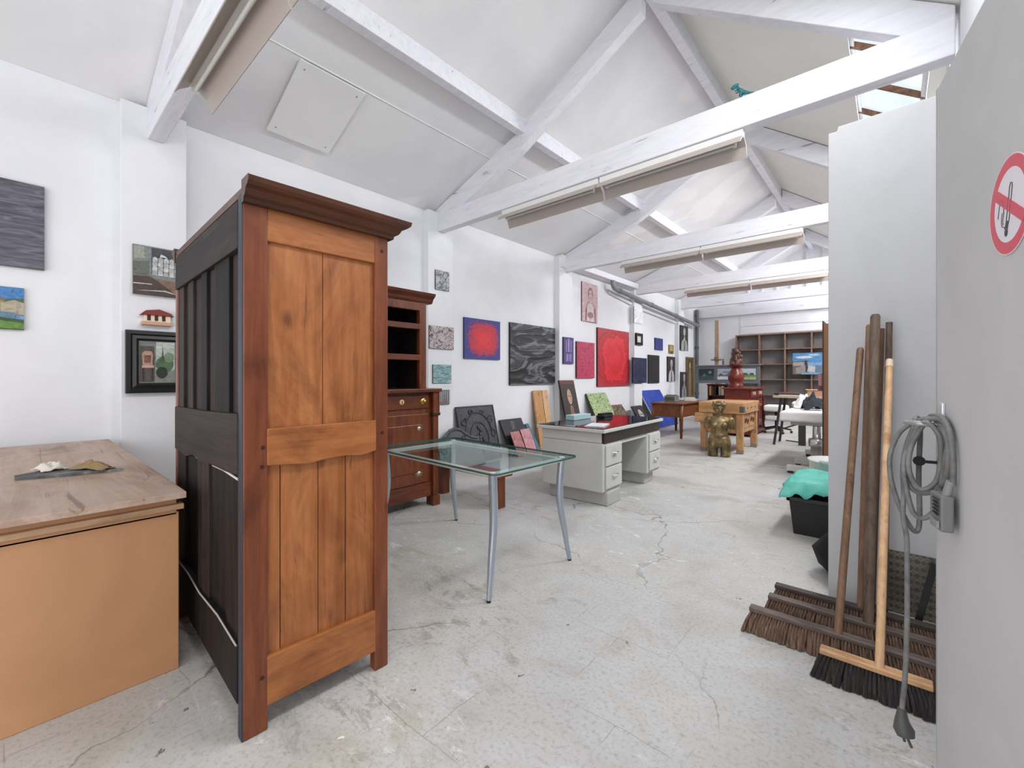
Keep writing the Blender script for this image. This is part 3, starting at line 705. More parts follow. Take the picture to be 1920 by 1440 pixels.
picture('unframed drawing of pale hillside houses above a boat deck', .648, 1.0, 2.0, 2.42, PL, '#8e9191', '#77705f', .02, [
    ('p', '#4c4e52', [(.35, .45), (.35, .98), (1, .98), (1, .45)]), ('p', '#a7ad9f', [(.02, .72), (.02, .98), (.22, .98), (.22, .74)]),
    ('p', '#6e7568', [(0, .4), (0, .66), (.3, .7), (.3, .4)])] +
    [('p', '#dcdcda' if (i + j) % 2 else '#c2c4c4', [(.36 + i * .11, .42 + j * .09), (.36 + i * .11, .5 + j * .09), (.41 + i * .11, .53 + j * .09), (.46 + i * .11, .5 + j * .09), (.46 + i * .11, .42 + j * .09)]) for j in range(4) for i in range(5)] +
    [('p', '#e8e6e2', [(.5, .8), (.52, .86), (.6, .84), (.66, .8)]), ('p', '#55423a', [(0, 0), (0, .36), (.3, .38), (.95, .05), (.95, 0)]), ('p', '#8d6f5c', [(.4, .34), (1, .3), (1, .0), (.9, 0)]), ('p', '#d0cdc8', [(.0, .2), (0, .22), (.35, .23), (.35, .21)]), ('p', '#d8d4cf', [(.05, .07), (.6, .12), (.9, .04), (.6, .09)])])
picture('black framed painting of a chair beside a garden window', .6, 1.02, 1.16, 1.69, PL, '#5b5a57', '#222', .035, [
    ('p', '#8f938c', [(0, 0), (0, 1), (1, 1), (1, 0)]), ('p', '#615a55', [(.02, .02), (.02, .88), (.42, .88), (.42, .02)]), ('p', '#cfd6cd', [(.46, .3), (.46, .98), (.98, .98), (.98, .3)]),
    ('e', '#5d7a58', .7, .45, .25, .2), ('e', '#2c3a2a', .62, .25, .16, .14), ('e', '#86a07c', .82, .62, .14, .12), ('p', '#4e6a4a', [(.6, .5), (.64, .9), (.68, .5)]),
    ('p', '#c8a08c', [(.1, .42), (.08, .7), (.16, .76), (.32, .76), (.38, .7), (.36, .42)]), ('p', '#8c5f50', [(.14, .48), (.14, .66), (.32, .66), (.32, .48)]), ('p', '#d9b8a6', [(.08, .36), (.08, .42), (.4, .42), (.4, .36)]),
    ('p', '#3a2c26', [(.1, .05), (.1, .36), (.13, .36), (.13, .05)]), ('p', '#3a2c26', [(.34, .05), (.34, .36), (.37, .36), (.37, .05)])], frame='#141414', fw=.085)
rl = thing('wall_mounted_house', 'tiny ceramic house relief hanging above the black frame', 'ornament', (PL, .8, 1.74))
part('plaque', B(0, .045, -.08, .1, .03, .1), flat('#e6d3be', .6), rl, bev=.004)
part('roof', MB().prism([(-.11, .085), (.12, .085), (.1, .11), (.02, .14), (-.07, .125)], 'X', 0, .06), flat('#7d2f22', .5), rl, bev=.003)
part('ledge', B(0, .06, -.1, .11, 0, .03), flat('#c99f82', .5), rl, bev=.006)
ww = MB()
for y in (-.05, 0, .05): ww.box(.045, .047, y - .012, y + .012, .04, .085)
part('opening', ww, flat('#3a1c14'), rl)
swirl = noisy('grey_swirls', [(.3, '#3d3e44'), (.45, '#7d8087'), (.6, '#c5c7cc'), (.75, '#8d6a5a')], (1, 1, 1), 8, 3, 3, .5, .3)
picture('small swirling grey picture, topmost on the pilaster past the hutch', 3.87, 4.115, 2.525, 2.8, PL, swirl, '#34343a', .02)
mv = noisy('mauve_brown_strokes', [(.3, '#3a2f2f'), (.42, '#75636c'), (.52, '#cfc6c4'), (.62, '#8d7a85'), (.75, '#584a3a')], (1, 1, 1), 7, 3, 3.5, .5, .3)
picture('mauve and brown abstract, second down on the pilaster past the hutch', 3.76, 4.205, 1.69, 2.01, PL, mv, '#3d352d', .02)
tl = noisy('teal_water_strokes', [(.3, '#3f5c62'), (.5, '#7ba0a2'), (.68, '#b5cbc8'), (.8, '#59767c')], (1, 3, 12), 3, 5, .8, .5, .3)
picture('small teal water painting, third down on the pilaster past the hutch', 3.825, 4.155, 1.207, 1.468, PL, tl, '#3c4f4f', .02)
picture('small picture of dark birch trunks, lowest on the pilaster past the hutch', 3.9, 4.13, .903, 1.11, PL, '#b9bcbf', '#3a3a3a', .02,
        [('p', '#4a4848', [(x, 0), (x + .01, 1), (x + .05, 1), (x + .06, 0)]) for x in (.08, .22, .38, .52, .66, .82)] + [('e', '#8b7f7a', .5, .15, .45, .08)])
def radial(name, stops, n_amt=.5, sc=5, outc='Generated', rings=False):
    k = NT(name); c = k.n('ShaderNodeTexCoord')
    sb = k.n('ShaderNodeVectorMath', operation='SUBTRACT'); k.l(c.outputs['Generated'], sb.inputs[0]); sb.inputs[1].default_value = (0, .52, .5)
    sp = k.n('ShaderNodeSeparateXYZ'); k.l(sb.outputs[0], sp.inputs[0])
    e = 2.0 if rings else 3.2
    ln = k.math('POWER', k.math('ADD', k.math('POWER', k.math('ABSOLUTE', sp.outputs[1]), e), k.math('POWER', k.math('ABSOLUTE', sp.outputs[2]), e)), 1 / e)
    n = k.noise(c.outputs['Generated'], sc, 6, .65, 1.0)
    f = k.math('ADD', ln, k.math('MULTIPLY', k.math('SUBTRACT', n, .5), n_amt))
    if rings:
        f2 = k.math('ADD', k.math('MULTIPLY', k.math('SINE', k.math('MULTIPLY', f, 46)), .045), f); f = f2
    k.bump(n, .5, .01)
    return k.done(k.ramp(f, stops), .5)
rb = radial('red_field_on_blue', [(.1, '#d8343a'), (.26, '#c92f3e'), (.3, '#a52c40'), (.34, '#c8374a'), (.4, '#8d3058'), (.42, '#3d3c80'), (.6, '#3a3f85')], .62, 16)
picture('red square field on blue canvas above the cast iron fireback', 4.51, 5.315, 1.577, 2.21, WL, rb, '#2c2c52')
def darkp():
    k = NT('black_impasto'); v = k.coord((1, .8, 2.6), rot=(.22, 0, 0)); n = k.noise(v, 1.15, 5, .5, 1.6)
    col = k.ramp(n, [(.3, '#2c2f31'), (.40, '#101112'), (.47, '#16181a'), (.52, '#6f7274'), (.56, '#2a2c2e'), (.66, '#4d4f51'), (.8, '#5c5e60')])
    k.bump(n, 1, .03); return k.done(col, .42)
picture('big black and grey impasto canvas right of the red and blue one', 5.56, 6.865, 1.157, 2.23, WL, darkp(), '#191a1b', .04)
picture('narrow purple painting of pale windows', 6.995, 7.345, 1.55, 2.07, PL, '#5c4c86', '#221c30', .03,
        [('p', '#8d7cc0', [(.2, .45), (.2, .88), (.34, .92), (.34, .45)]), ('p', '#b2a4d8', [(.42, .45), (.42, .95), (.58, .95), (.58, .45)]), ('p', '#8d7cc0', [(.66, .45), (.66, .92), (.82, .88), (.82, .45)]),
         ('p', '#7666a8', [(.15, .08), (.15, .4), (.85, .4), (.85, .08)]), ('p', '#b2a4d8', [(.3, .1), (.3, .36), (.42, .36), (.42, .1)]), ('p', '#a093cd', [(.56, .1), (.56, .36), (.7, .36), (.7, .1)])])
mg = noisy('magenta_flecks', [(.34, '#3d0d20'), (.44, '#b32a55'), (.53, '#d4506f'), (.58, '#551330'), (.64, '#c23a60'), (.72, '#d8b4be')], (1, 1, 1), 17, 4, 1.5, .5, .4)
picture('magenta speckled canvas between the purple and large red paintings', 7.64, 8.345, 1.267, 2.03, WL, mg, '#3d1a28', .04)
rd = radial('concentric_red_oil', [(.1, '#d32430'), (.24, '#c01c28'), (.34, '#da2a34'), (.42, '#7c0f18'), (.47, '#c32531'), (.52, '#7c1c24'), (.6, '#b23038'), (.7, '#9d4046')], .5, 5, rings=True)
picture('largest red painting with swirling rings, at the middle of the wall', 8.48, 9.99, 1.08, 2.39, WL, rd, '#5a1119', .045)
picture('tall pink drawing of a standing figure in a hood', 7.86, 8.5, 2.478, 3.31, WL, '#e2c3c6', '#6b4a4c', .025,
        [('p', '#d1a5a8', [(.2, 0), (.22, .4), (.35, .52), (.68, .52), (.84, .4), (.9, 0)]), ('p', '#ecd9d9', [(.3, .02), (.32, .4), (.42, .48), (.62, .48), (.72, .4), (.76, .02)]),
         ('e', '#8a6266', .52, .72, .15, .17), ('e', '#e2c4c2', .52, .7, .115, .14), ('p', '#e2c4c2', [(.45, .5), (.45, .62), (.6, .62), (.6, .5)]), ('e', '#7a4f52', .47, .73, .03, .012), ('e', '#7a4f52', .57, .73, .03, .012),
         ('e', '#9c6266', .52, .63, .04, .01), ('p', '#8c5a5e', [(.24, .36), (.2, .02), (.23, .02), (.27, .38)]), ('p', '#8c5a5e', [(.8, .38), (.84, .02), (.87, .02), (.83, .36)]), ('e', '#b08488', .52, .18, .18, .08)])
sk = noisy('pencil_sketch', [(.36, '#8f8f93'), (.42, '#dfdfe3'), (.6, '#ededf0')], (1, 1, 1), 9, 3, 3, .7, .1)
picture('white pencil sketch on the pilaster under the grey pipe', 10.07, 10.56, 2.635, 3.045, PL, sk, '#7d7d82', .02)
picture('small black framed white card under the pencil sketch', 10.15, 10.51, 2.09, 2.385, PL, '#f0f0ee', '#141414', .03, frame='#161616', fw=.07)
bl = noisy('ultramarine_scumble', [(.3, '#25265e'), (.6, '#3a3d8a'), (.8, '#5d5fa5')], (1, 1, 1), 9, 4, 1, .5, .3)
picture('small ultramarine canvas hung above the black panel', 11.6, 12.13, 2.04, 2.37, WL, bl, '#23244a')
picture('tiny ochre portrait above the grey haired man', 12.6, 12.97, 1.977, 2.235, WL, '#a8893e', '#4a3a1c', .02, [('e', '#d8c287', .5, .58, .26, .3), ('e', '#4f3d22', .4, .62, .06, .05), ('e', '#4f3d22', .6, .62, .06, .05), ('p', '#6d5526', [(.2, 0), (.3, .28), (.7, .28), (.8, 0)])])
nv = noisy('navy_scumble', [(.3, '#14152a'), (.55, '#2a2c4c'), (.75, '#4e5272')], (1, 1, 1), 8, 5, 2, .5, .4)
picture('navy abstract right below the small black framed card', 9.96, 10.77, 1.135, 1.77, -4.82, nv, '#15162a', .03)
picture('black panel picture with an inner moulding', 11.16, 11.87, 1.122, 1.885, WL, '#2a2626', '#1b1818', .035, [('p', '#171414', [(.24, .12), (.24, .88), (.78, .88), (.78, .12)]), ('p', '#2e2929', [(.28, .15), (.28, .85), (.75, .85), (.75, .15)])])
picture('portrait of a grey haired man in a pale shirt and tie', 12.47, 13.05, 1.157, 1.885, WL, '#3b3438', '#1d1a1c', .03, bust(), name='portrait_picture')
picture('tall monochrome portrait high on the last pilaster', 13.16, 13.8, 2.09, 2.85, PL, '#33312f', '#1b1a19', .03, bust('#cfcac2', '#8d8880', '#b9b8b4', '#3a3938', .74, 1.1), name='portrait_picture')
picture('portrait of a white haired man, low on the last pilaster', 13.2, 13.73, .672, 1.44, PL, '#3a363a', '#1b1a1c', .03, bust('#cbbcb2', '#e2dfda', '#a9adb4', '#3c4048', .72), name='portrait_picture')
picture('tall gold framed painting of a standing figure near the corner', 14.0, 14.62, .62, 1.92, WL, '#5a4a34', '#3a2a12', .04,
        [('p', '#a58a62', [(.3, 0), (.25, .5), (.4, .72), (.6, .72), (.75, .5), (.7, 0)]), ('e', '#d0b48c', .5, .82, .13, .09), ('p', '#7a6342', [(.45, 0), (.47, .6), (.53, .6), (.55, 0)])], frame='#77602e', fw=.06)
# leaning pictures
FLG = 'canvases leaning along the painting wall'
def lean_pic(label, y0, y1, h, xb, face, edge='#1f1f22', th=.03, shapes=(), xt=None, **k):
    a = -math.asin(min(.9, max(0, (xb - (WL if xt is None else xt)) / h)))
    return picture(label, y0, y1, .002, h + .002, xb, face, edge, th, shapes, lean=a, group=FLG, **k)
lean_pic('dark portrait of a bald man leaning behind the steel desk', 6.8, 7.3, 1.25, -4.52, '#3a2d26', '#17110e', .03,
         [('p', '#6b3a34', [(0, .94), (0, 1), (1, 1), (1, .94)]), ('p', '#a07d66', [(.38, .3), (.42, .6), (.6, .6), (.7, .3)]), ('e', '#c9a48a', .5, .74, .15, .12), ('p', '#8a6a55', [(.45, .3), (.48, .58), (.56, .58), (.6, .3)]), ('e', '#3a2620', .44, .75, .03, .01), ('e', '#3a2620', .56, .75, .03, .01)], name='portrait_picture', xt=-4.8)
gr = noisy('grass_green_flecks', [(.34, '#2f4a1c'), (.44, '#6f9044'), (.52, '#c3cfa0'), (.58, '#53752f'), (.66, '#dfe4c4')], (1, 1, 1), 12, 4, 2, .5, .4)
lean_pic('bright green leafy canvas leaning behind the desk', 8.0, 8.83, 1.02, -4.5, gr, '#2b2b1e', .04)
bp = noisy('dark_brown_figures', [(.3, '#231812'), (.5, '#4f3b2d'), (.65, '#9a8468'), (.75, '#3c2a20')], (1, 1, 1), 7, 4, 2, .5, .3)
lean_pic('small brown landscape leaning right of the green canvas', 8.98, 9.62, .76, -4.5, bp, '#1d1512', .03)
lean_pic('little dark portrait with a pale face leaning left of the blue canvas', 9.85, 10.4, .66, -4.45, '#2b2327', '#18141a', .03, [('e', '#d9c9c4', .5, .6, .2, .24), ('p', '#b9a4a6', [(.25, 0), (.3, .34), (.7, .34), (.8, 0)]), ('e', '#3b2a2a', .43, .63, .05, .03), ('e', '#3b2a2a', .58, .63, .05, .03)], name='portrait_picture', xt=-4.8)
bc = noisy('cobalt_blue_oil', [(.3, '#0f2570'), (.55, '#1c3fa8'), (.8, '#2f55c2')], (1, 2, 1), 4, 5, 1, .5, .3)
lean_pic('large cobalt blue canvas leaning behind the brown table', 10.62, 11.9, 1.06, -4.42, bc, '#c5c9d0', .03)
lean_pic('black canvas leaning between fireback and wooden planks', 5.3, 5.86, .63, -4.66, '#26262b', '#151517', .03, [('p', '#55555c', [(.4, .7), (.45, .95), (.6, .92), (.55, .7)])])
lean_pic('small pink canvas leaning on the black one, its left of two', 5.32, 5.55, .42, -4.54, noisy('pink_wash', [(.3, '#7c4446'), (.6, '#b4777a'), (.8, '#c99498')], (1, 1, 1), 9, 4, 1, .6, .2), '#5a3030', .02, xt=-4.72)
lean_pic('small rose canvas leaning on the black one, its right of two', 5.57, 5.82, .44, -4.54, noisy('rose_wash', [(.3, '#93575c'), (.6, '#c88f95'), (.8, '#d9aeb2')], (1, 1, 1), 9, 4, 1, .6, .2), '#6a3a3e', .02, xt=-4.72)
lean_pic('narrow dark blue canvas leaning just right of the black one', 5.87, 5.96, .54, -4.63, '#27335f', '#1a2040', .02)
lean_pic('narrow teal canvas leaning next to the planks', 5.98, 6.07, .53, -4.66, '#3e7f92', '#2a4c58', .02)
for y0, y1, h, lab, mt in ((6.17, 6.41, 1.05, 'wider orange pine plank propped upright against the wall', PLANKW), (6.43, 6.6, 1.05, 'narrower pale pine plank propped beside the wider one', PINE)):
    tag(B(0, .035, -(y1 - y0) / 2, (y1 - y0) / 2, 0, h).build('wooden_plank', mt, loc=(-4.76, (y0 + y1) / 2, .004), rot=(0, -math.asin(.17 / h), 0), bev=.003), lab, 'plank', 'propped planks')

# firebacks
def scroll(mb, cy, cz, r, turns, s, t, X, n=22):
    pts = []
    for i in range(n):
        a = i / (n - 1); rr = r * (1 - .8 * a); an = a * turns * 2 * PI * s + t
        pts.append((X, cy + rr * math.cos(an), cz + rr * math.sin(an)))
    mb.tube(pts, [.012 * (1 - .6 * i / n) for i in range(n)], 6)
fb = thing('cast_iron_fireback', 'square dark cast iron fireback with scroll relief leaning on the wall', 'fireback', (-4.72, 4.71, .003), rot=(0, -math.asin(.2 / .86), 0))
part('plate', B(0, .025, -.4, .4, 0, .86), IRON, fb, bev=.004)
part('rim', B(.02, .035, -.4, -.38, 0, .86).box(.02, .035, .38, .4, 0, .86).box(.02, .035, -.4, .4, .84, .86), IRON, fb, bev=.004)
r = MB()
r.tube([(.028, .19 * math.cos(a), .36 + .24 * math.sin(a)) for a in [i * 2 * PI / 28 for i in range(28)]], .012, 6, closed=True)
r.tube([(.028, .28 * math.cos(a), .42 + .33 * math.sin(a)) for a in [i * PI / 20 for i in range(21)]], .012, 6)
for s in (-1, 1):
    scroll(r, s * .29, .62, .07, 1.2, s, 1, .03); scroll(r, s * .3, .4, .07, 1.3, -s, 2, .03); scroll(r, s * .29, .2, .07, 1.2, s, 4, .03); scroll(r, s * .12, .76, .05, 1.2, -s, 0, .03)
for i in range(9):
    a = rr_ = i * .7; r.ell((.03, .1 * math.cos(a) * (i % 3) / 2, .36 + .13 * math.sin(a) * (i % 2 + .4)), (.018, .032, .04), 8, 6)
part('relief', r, IRON, fb)
f2 = thing('cast_iron_fireback', 'low arched cast iron fireback beside the hutch foot', 'fireback', (-4.55, 4.16, .003), rot=(0, -math.asin(.22 / .6), 0))
pts = [(-.38, 0), (.42, 0), (.42, .42), (.3, .44), (.2, .5), (.1, .58), (0, .6), (-.1, .58), (-.2, .5), (-.38, .44)]
part('plate', MB().prism(pts, 'X', 0, .03), IRON, f2, bev=.004)
r = MB(); r.tube([(.034, p[0] * .9, p[1] * .93) for p in pts[2:]], .012, 6)
for s in (-1, 1): scroll(r, s * .13, .4, .06, 1.3, s, 1, .034); scroll(r, s * .28, .28, .06, 1.3, -s, 2, .034)
part('relief', r, IRON, f2)

# ------------------------------------------------------------------ brown table + things on it
T = thing('brown_table', 'plain reddish brown wooden table past the steel desk', 'table', (-3.62, 9.8, 0))
part('tabletop', B(-.36, .36, -.72, .72, .715, .74), TABLEW, T, bev=.004)
part('apron', B(-.31, .31, -.67, -.645, .44, .715).box(-.31, .31, .645, .67, .44, .715).box(-.31, -.29, -.67, .67, .44, .715).box(.285, .305, -.67, .67, .44, .715), TABLEW, T)
for sx in (-1, 1):
    for sy in (-1, 1):
        part('leg', MB().loft([(sx * .3, sy * .655, 0, .026, .026), (sx * .3, sy * .655, .44, .045, .045), (sx * .3, sy * .655, .715, .045, .045)], 4), TABLEW, T)
tag(B(-.12, .12, -.13, .13, 0, .13).box(-.125, .125, -.01, .01, .03, .15, 1).box(-.1, .1, -.135, -.13, .03, .1, 1).build('toolbox', [flat('#747a74', .5), flat('#4d534e', .5)], loc=(-3.75, 9.75, .741), bev=.01), 'grey green box on the brown table', 'box')
tag(B(-.13, .13, -.1, .1, 0, .05).box(-.11, .1, -.08, .08, .05, .08).build('paper_stack', flat('#c9c8c4', .7), loc=(-3.5, 10.2, .741), rot=(0, 0, .4), bev=.006), 'pale paper stack on the far end of the brown table', 'paper')

# ------------------------------------------------------------------ butcher block
Bk = thing('butcher_block', 'golden wooden butcher block table on thick square legs', 'butcher block', (-2.22, 8.5, 0))
part('chopping_slab', B(-.36, .36, -.56, .56, .67, .86), BLOCKW, Bk, bev=.012)
gr_ = MB().box(-.345, .345, -.45, -.43, .858, .862).box(-.345, .345, .38, .4, .858, .864); part('knife_rail', gr_, flat('#8d5f34', .5), Bk)
for s in (-1, 1):
    ic = MB().box(.3, .366, s * .56 - .004, s * .56 + .004, .70, .8).box(.358, .366, min(s * .56, s * .47), max(s * .56, s * .47), .70, .8)
    part('iron_corner', ic, flat('#6a655e', .4, .7), Bk, bev=.003)
bo = MB()
for y in (-.3, -.05, .25): bo.lathe([(.016, 0), (.01, .012)], (0, 0, 0), 10, M=Matrix.Translation((.36, y, .765)) @ Matrix.Rotation(PI / 2, 4, 'Y'))
part('bolt_head', bo, flat('#3c3026', .5), Bk)
part('cabinet_body', B(-.33, .31, -.5, .5, .34, .67), BLOCKZ, Bk, bev=.004)
for y0, y1 in ((-.38, -.02), (.02, .38)):
    c = part('carved_panel', B(.31, .32, y0, y1, .42, .65), BLOCKZ, Bk, bev=.004)
    cm = MB(); scroll(cm, (y0 + y1) / 2 - .07, .54, .06, 1.2, 1, 0, .325); scroll(cm, (y0 + y1) / 2 + .07, .52, .06, 1.2, -1, 3, .325)
    part('carving', cm, flat('#6d441f', .5), c)
part('drawer', B(-.42, -.12, -.57, -.49, .5, .665), BLOCKW, Bk, bev=.005)
for sx in (-1, 1):
    for sy in (-1, 1):
        lg = part('leg', B(sx * .29 - .05, sx * .29 + .05, sy * .48 - .05, sy * .48 + .05, .06, .67), BLOCKZ, Bk, bev=.006)
        part('worn_foot', B(sx * .29 - .049, sx * .29 + .049, sy * .48 - .049, sy * .48 + .049, 0, .06), flat('#8d8177', .7), lg)

# ------------------------------------------------------------------ bronze torso
St = MB()
for s in (-1, 1):
    St.loft([(s * .095, .0, 0.004, .076, .085), (s * .096, 0, .08, .078, .088), (s * .094, 0, .16, .083, .093), (s * .088, .005, .24, .086, .095), (s * .06, .01, .31, .08, .09)], 18)
    St.ell((s * .065, .05, .25), (.075, .06, .07))
St.loft([(0, .01, .16, .1, .06), (0, .01, .22, .168, .092), (0, .01, .27, .172, .095), (0, .009, .32, .15, .088), (0, .008, .37, .128, .08), (0, .008, .41, .122, .078), (0, .008, .46, .135, .082), (0, .01, .52, .155, .088), (0, .015, .58, .168, .085), (0, .02, .62, .15, .068), (0, .02, .65, .08, .05)], 24)
for s in (-1, 1):
    St.ell((s * .07, -.055, .505), (.052, .042, .048)); St.ell((s * .165, .02, .6), (.05, .05, .045))
    St.tube([(s * .165, .02, .605), (s * .188, .025, .54), (s * .192, .03, .445)], [.05, .048, .043], 14)
    St.tube([(s * .02, -.02, .635), (s * .15, .0, .63)], [.014, .012], 8)
St.ell((0, -.05, .33), (.08, .035, .06)); St.ell((0, -.03, .19), (.05, .04, .05))
St.tube([(0, .02, .61), (0, .012, .67), (0, .01, .71)], [.05, .042, .045], 16)
# head, turned slightly
hm = Matrix.Translation((0, -.005, .785)) @ Matrix.Rotation(math.radians(14), 4, 'Z') @ Matrix.Rotation(.15, 4, 'X') @ Matrix.Diagonal((1.12, 1.1, 1.02, 1))
St.ell((0, 0, .005), (.07, .085, .1), 18, 12, M=hm); St.ell((0, -.03, -.05), (.05, .05, .045), M=hm)
St.tube([(0, -.084, .015), (0, -.098, -.018), (0, -.086, -.026)], [.009, .013, .011], 8, M=hm)
for s in (-1, 1):
    St.ell((s * .028, -.078, .012), (.014, .01, .008), M=hm); St.ell((s * .03, -.076, .03), (.022, .012, .007), M=hm); St.ell((s * .071, .0, -.005), (.01, .018, .026), M=hm); St.ell((s * .035, -.06, -.025), (.02, .018, .018), M=hm)
St.ell((0, -.083, -.046), (.022, .01, .006), M=hm); St.ell((0, -.082, -.056), (.018, .01, .006), M=hm); St.ell((0, -.072, -.082), (.02, .018, .016), M=hm)
hr = MB()
hr.ell((0, .015, .03), (.084, .092, .088), 20, 12, M=hm); hr.ell((0, .06, -.02), (.07, .06, .075), M=hm)
rr = random.Random(5)
for i in range(22):
    a = rr.uniform(-PI, PI); e = rr.uniform(-.2, .55)
    c = (.085 * math.cos(e) * math.sin(a), .02 - .09 * math.cos(e) * math.cos(a), .04 + .085 * math.sin(e))
    if abs(a) < .8: continue
    hr.ell(c, (.016, .016, .026), 8, 6, M=hm)
for s in (-1, 1): hr.ell((s * .035, -.058, .075), (.045, .03, .022), 12, 8, M=hm)
so = St.build('bronze_torso', BRONZE, loc=(-2.13, 7.56, 0), rot=(0, 0, math.radians(13)))
rm = so.modifiers.new('fuse', 'REMESH'); rm.mode = 'VOXEL'; rm.voxel_size = .0065; rm.use_smooth_shade = True
sm_ = so.modifiers.new('soft', 'SMOOTH'); sm_.factor = .5; sm_.iterations = 3
tag(so, 'gilded bronze torso of a nude woman kneeling height on the floor', 'statue')
ho = part('hair', hr, BRONZE, so); rm = ho.modifiers.new('fuse', 'REMESH'); rm.mode = 'VOXEL'; rm.voxel_size = .008; rm.use_smooth_shade = True
hs = ho.modifiers.new('soft', 'SMOOTH'); hs.factor = .5; hs.iterations = 2

# ------------------------------------------------------------------ carved sideboard, bust, stand
Sb = thing('carved_sideboard', 'red brown carved sideboard behind the butcher block', 'sideboard', (-2.55, 11.0, 0))
part('top_slab', B(-.3, .3, -.68, .68, 1.02, 1.055), REDW, Sb, bev=.008)
part('carcass', B(-.26, .22, -.62, .62, .12, 1.02), REDW, Sb, bev=.004)
part('base_moulding', B(-.29, .29, -.66, .66, .04, .14), DARKRED, Sb, bev=.015)
for sx in (-.24, .24):
    for sy in (-.6, .6): part('bun_foot', MB().lathe([(.02, 0), (.045, .012), (.045, .03), (.03, .045)], (sx, sy, 0), 14), DARKRED, Sb)
for y0, y1 in ((-.56, -.02), (.02, .56)):
    dr = part('drawer', B(.22, .25, y0, y1, .84, 1.0), REDW, Sb, bev=.006)
    cm = MB(); scroll(cm, (y0 + y1) / 2 - .09, .92, .05, 1.2, 1, 0, .255); scroll(cm, (y0 + y1) / 2 + .09, .92, .05, 1.2, -1, 3, .255); cm.ell((.255, (y0 + y1) / 2, .92), (.02, .03, .03))
    part('carved_pull', cm, flat('#b58f80', .4), dr)
    dd = part('door', B(.22, .245, y0, y1, .18, .8), DARKRED, Sb, bev=.005)
    part('door_panel', B(.243, .258, y0 + .08, y1 - .08, .26, .72), REDW, dd, bev=.012)
for y in (-.62, 0, .62):
    part('turned_column', MB().lathe([(.03, 0), (.03, .04), (.02, .06), (.034, .15), (.024, .3), (.03, .45), (.018, .56), (.03, .6), (.03, .66)], (.255, y, .14), 14), DARKRED, Sb)
Bu = thing('carved_figure', 'dark red carved wooden figure on a flared pedestal atop the sideboard', 'sculpture', (-2.68, 10.78, 1.056))
part('pedestal', MB().lathe([(.15, 0), (.15, .07), (.13, .09), (.165, .16), (.175, .24), (.15, .33), (.1, .42), (.1, .44), (.18, .48), (.19, .48), (.19, .5)], (0, 0, 0), 8), REDW, Bu)
FIGW = noisy('dark_gilded_carving', [(.3, '#241410'), (.5, '#4b2a1e'), (.7, '#8a6450')], (1, 1, 1), 12, 4, .5, .35, .2)
cf = MB(); rr = random.Random(11)
cf.loft([(0, 0, .5, .14, .12), (0.02, 0, .58, .12, .1), (.0, 0, .68, .11, .09), (-.01, 0, .74, .07, .07)], 14)
cf.ell((0, -.01, .81), (.075, .08, .095)); cf.tube([(.03, -.08, .8), (.045, -.1, .785)], [.012, .014], 6)
for i in range(30):
    a = rr.uniform(0, 2 * PI); z = rr.uniform(.52, .92); k = .075 if z > .74 else .115
    cf.ell((k * math.cos(a), k * .9 * math.sin(a), z), (.028, .028, .034), 8, 6)
fo = part('figure', cf, FIGW, Bu); rm = fo.modifiers.new('fuse', 'REMESH'); rm.mode = 'VOXEL'; rm.voxel_size = .012; rm.use_smooth_shade = True
Bs = thing('book_stand', 'small dark wooden book stand left of the carved sideboard', 'book stand', (-3.15, 11.25, 0))
part('top', B(-.27, .22, -.14, .14, 1.09, 1.12), DARKRED, Bs, bev=.004); part('shelf', B(-.25, .2, -.13, .13, .83, .85), DARKRED, Bs)
for x in (-.25, .18): part('side_panel', B(x, x + .025, -.13, .13, 0, 1.09), DARKRED, Bs)
part('back_panel', B(-.25, .2, .12, .135, .3, 1.09), DARKRED, Bs)
for x0, w, h, c, lab in ((-.215, .05, .22, '#b98a4e', 'tan book leftmost on the small book stand'), (-.155, .045, .21, '#3b2a22', 'dark book second on the small book stand'), (-.1, .04, .2, '#1c1a1a', 'black book in the middle of the small book stand'), (.0, .05, .21, '#a89a8e', 'grey book fourth on the small book stand'), (.06, .06, .22, '#c9beb4', 'cream book rightmost on the small book stand')):
    bk = thing('book', lab, 'book', (-3.15 + x0 + w / 2, 11.22, .851), 0, 'books on the small stand')
    part('cover', B(-w / 2, w / 2, -.09, .08, 0, h), flat(c, .6), bk, bev=.003); part('page_block', B(-w / 2 + .004, w / 2 - .004, -.08, .083, .004, h + .001), flat('#d9d2c2', .8), bk)

